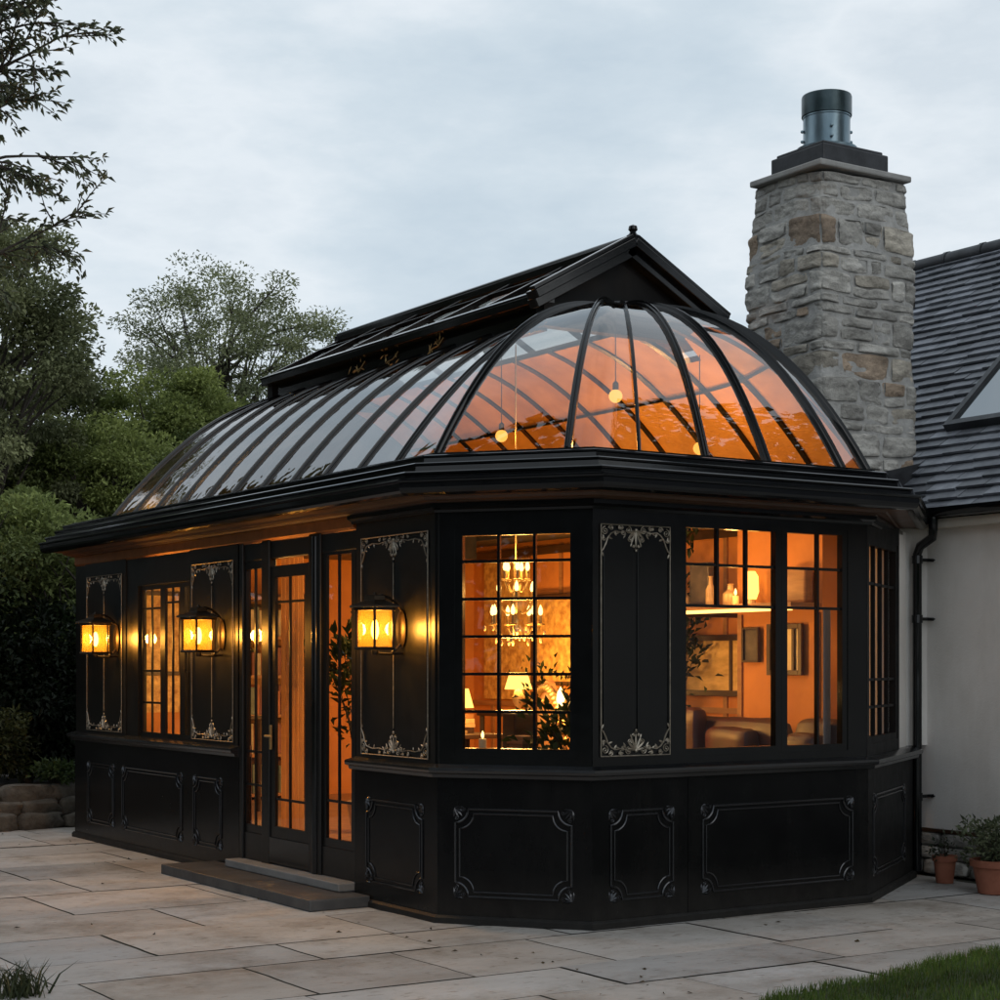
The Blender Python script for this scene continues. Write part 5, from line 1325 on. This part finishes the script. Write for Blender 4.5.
b = MB(); b.box((-10.66, 9.50, 5.474), (-10.06, 10.20, 5.63)); b.box((-10.63, 9.53, 5.63), (-10.09, 10.17, 5.66)); b.build('lead_tray', 'lead', CH, bev=.012)
fc = (-10.36, 9.82, 5.66)
b = MB(); b.lathe([(0, 0), (.235, 0), (.24, .03), (.19, .035), (.185, .05), (.185, .27), (.19, .275), (.19, .285), (.185, .29), (.0, .29)], fc, 32)
for k in range(4):
    a = k*PI/2-.55; b.ball((fc[0]+.195*math.cos(a), fc[1]+.195*math.sin(a), fc[2]+.09), .014, 6, 4); b.ball((fc[0]+.195*math.cos(a), fc[1]+.195*math.sin(a), fc[2]+.17), .014, 6, 4)
b.build('flue', 'galv', CH, smooth=True, ang=40)
b = MB(); b.lathe([(.188, .285), (.198, .29), (.198, .44), (.193, .452), (.17, .452), (.165, .30), (0, .30)], fc, 32); b.build('flue_band', 'galvd', CH, smooth=True, ang=40)
b = MB(); b.add([(CX0-.02, CY0-.03, 2.80), (CX1+.03, CY0-.03, 2.80), (CX1+.03, CY0+.02, 2.98), (CX0-.02, CY0+.02, 2.98)], [(0, 1, 2, 3)]); b.add([(CX1+.035, CY0-.03, 2.82), (CX1+.035, CY1, 2.86), (CX1+.02, CY1, 3.2), (CX1+.02, CY0, 2.96)], [(0, 1, 2, 3)]); b.build('lead_flashing', 'lead', CH)

# ------------------------------------------------------------------ potted plants by the house wall
def pot(u, n, r_, h, label, mat='terra', plant=None):
    t = thing('potted_plant', label, 'potted plant', (u, n, 0), 'terracotta pots at the foot of the house wall')
    b = MB(); b.lathe([(0, .0), (r_*.72, 0), (r_*.95, h*.8), (r_*1.06, h*.8), (r_*1.08, h), (r_*.95, h), (r_*.9, h*.9), (0, h*.9)], (u, n, .003), 24); b.build('pot', mat, t, smooth=True, ang=40)
    k, per, rad, zc, leaf, c0, c1, sd_ = plant
    rg = np.random.default_rng(sd_); cs = rg.normal(size=(k, 3))*np.array(rad)*.55+np.array((u, n, h+zc)); cs[:, 2] = np.maximum(cs[:, 2], h*.95)
    tb = MB()
    for c in cs: tb.tube([(u, n, h*.85), (u*.5+c[0]*.5, n*.5+c[1]*.5, h*.8+(c[2]-h*.8)*.6), tuple(c)], [.005, .004, .002], 4)
    tb.build('stem', 'bark', t)
    ii = np.repeat(np.arange(k), per); P = cs[ii]+rg.normal(size=(k*per, 3))*.03; D = (P-np.array((u, n, h)))*1.2+rg.normal(size=P.shape)*.25
    q = rg.random(len(P))[:, None]; leaves_mesh('foliage', P, D, leaf, np.array(c0)*(1-q)+np.array(c1)*q, parent=t, seed=sd_)
pot(-8.50, 9.66, .165, .235, 'larger terracotta pot with a bushy grey green plant', plant=(46, 22, (.20, .20, .17), .12, .045, (.055, .072, .036), (.19, .215, .125), 61))
pot(-9.10, 9.80, .085, .20, 'small dark red pot with a sparse sprig beside the downpipe', plant=(9, 9, (.09, .08, .05), .05, .035, (.02, .03, .015), (.07, .08, .05), 62))
# indoor plants silhouetted in the bay windows
def indoor_plant(u, n, h, rad, label, sd_, k=30, per=20, leaf=.09):
    t = thing('indoor_plant', label, 'indoor plant', (u, n, FL), 'leafy plants inside the windows')
    b = MB(); b.lathe([(0, 0), (.10, 0), (.14, .24), (.12, .25), (.11, .22), (0, .22)], (u, n, FL), 16); b.build('pot', 'ceramic', t, smooth=True)
    rg = np.random.default_rng(sd_); cs = rg.normal(size=(k, 3))*np.array((rad, rad, h*.28))*.5+np.array((u, n, FL+h*.72))
    tb = MB()
    for c in cs: tb.tube([(u, n, FL+.2), (u*.6+c[0]*.4, n*.6+c[1]*.4, FL+.2+(c[2]-FL-.2)*.6), tuple(c)], [.008, .006, .003], 4)
    tb.build('stem', 'bark', t)
    ii = np.repeat(np.arange(k), per); P = cs[ii]+rg.normal(size=(k*per, 3))*.07; D = (P-np.array((u, n, FL+h*.5)))+rg.normal(size=P.shape)*.3
    q = rg.random(len(P))[:, None]; leaves_mesh('foliage', P, D, leaf, np.array((.012, .022, .008))*(1-q)+np.array((.05, .075, .022))*q, parent=t, seed=sd_)
indoor_plant(-12.1, 6.6, 1.75, .35, 'leafy plant inside at the left of the gridded bay window', 71)
indoor_plant(-9.75, 7.02, 1.15, .30, 'leafy plant inside at lower right of the gridded bay window', 72, 24)
indoor_plant(-12.05, 9.52, 2.25, .33, 'tall green plant at the upper left of the big end window', 73, 34)
indoor_plant(-12.45, 8.6, 1.35, .28, 'twiggy plant at the left end of the sofa in the big window', 74, 22, 14, .06)
print('objects', len(bpy.data.objects))
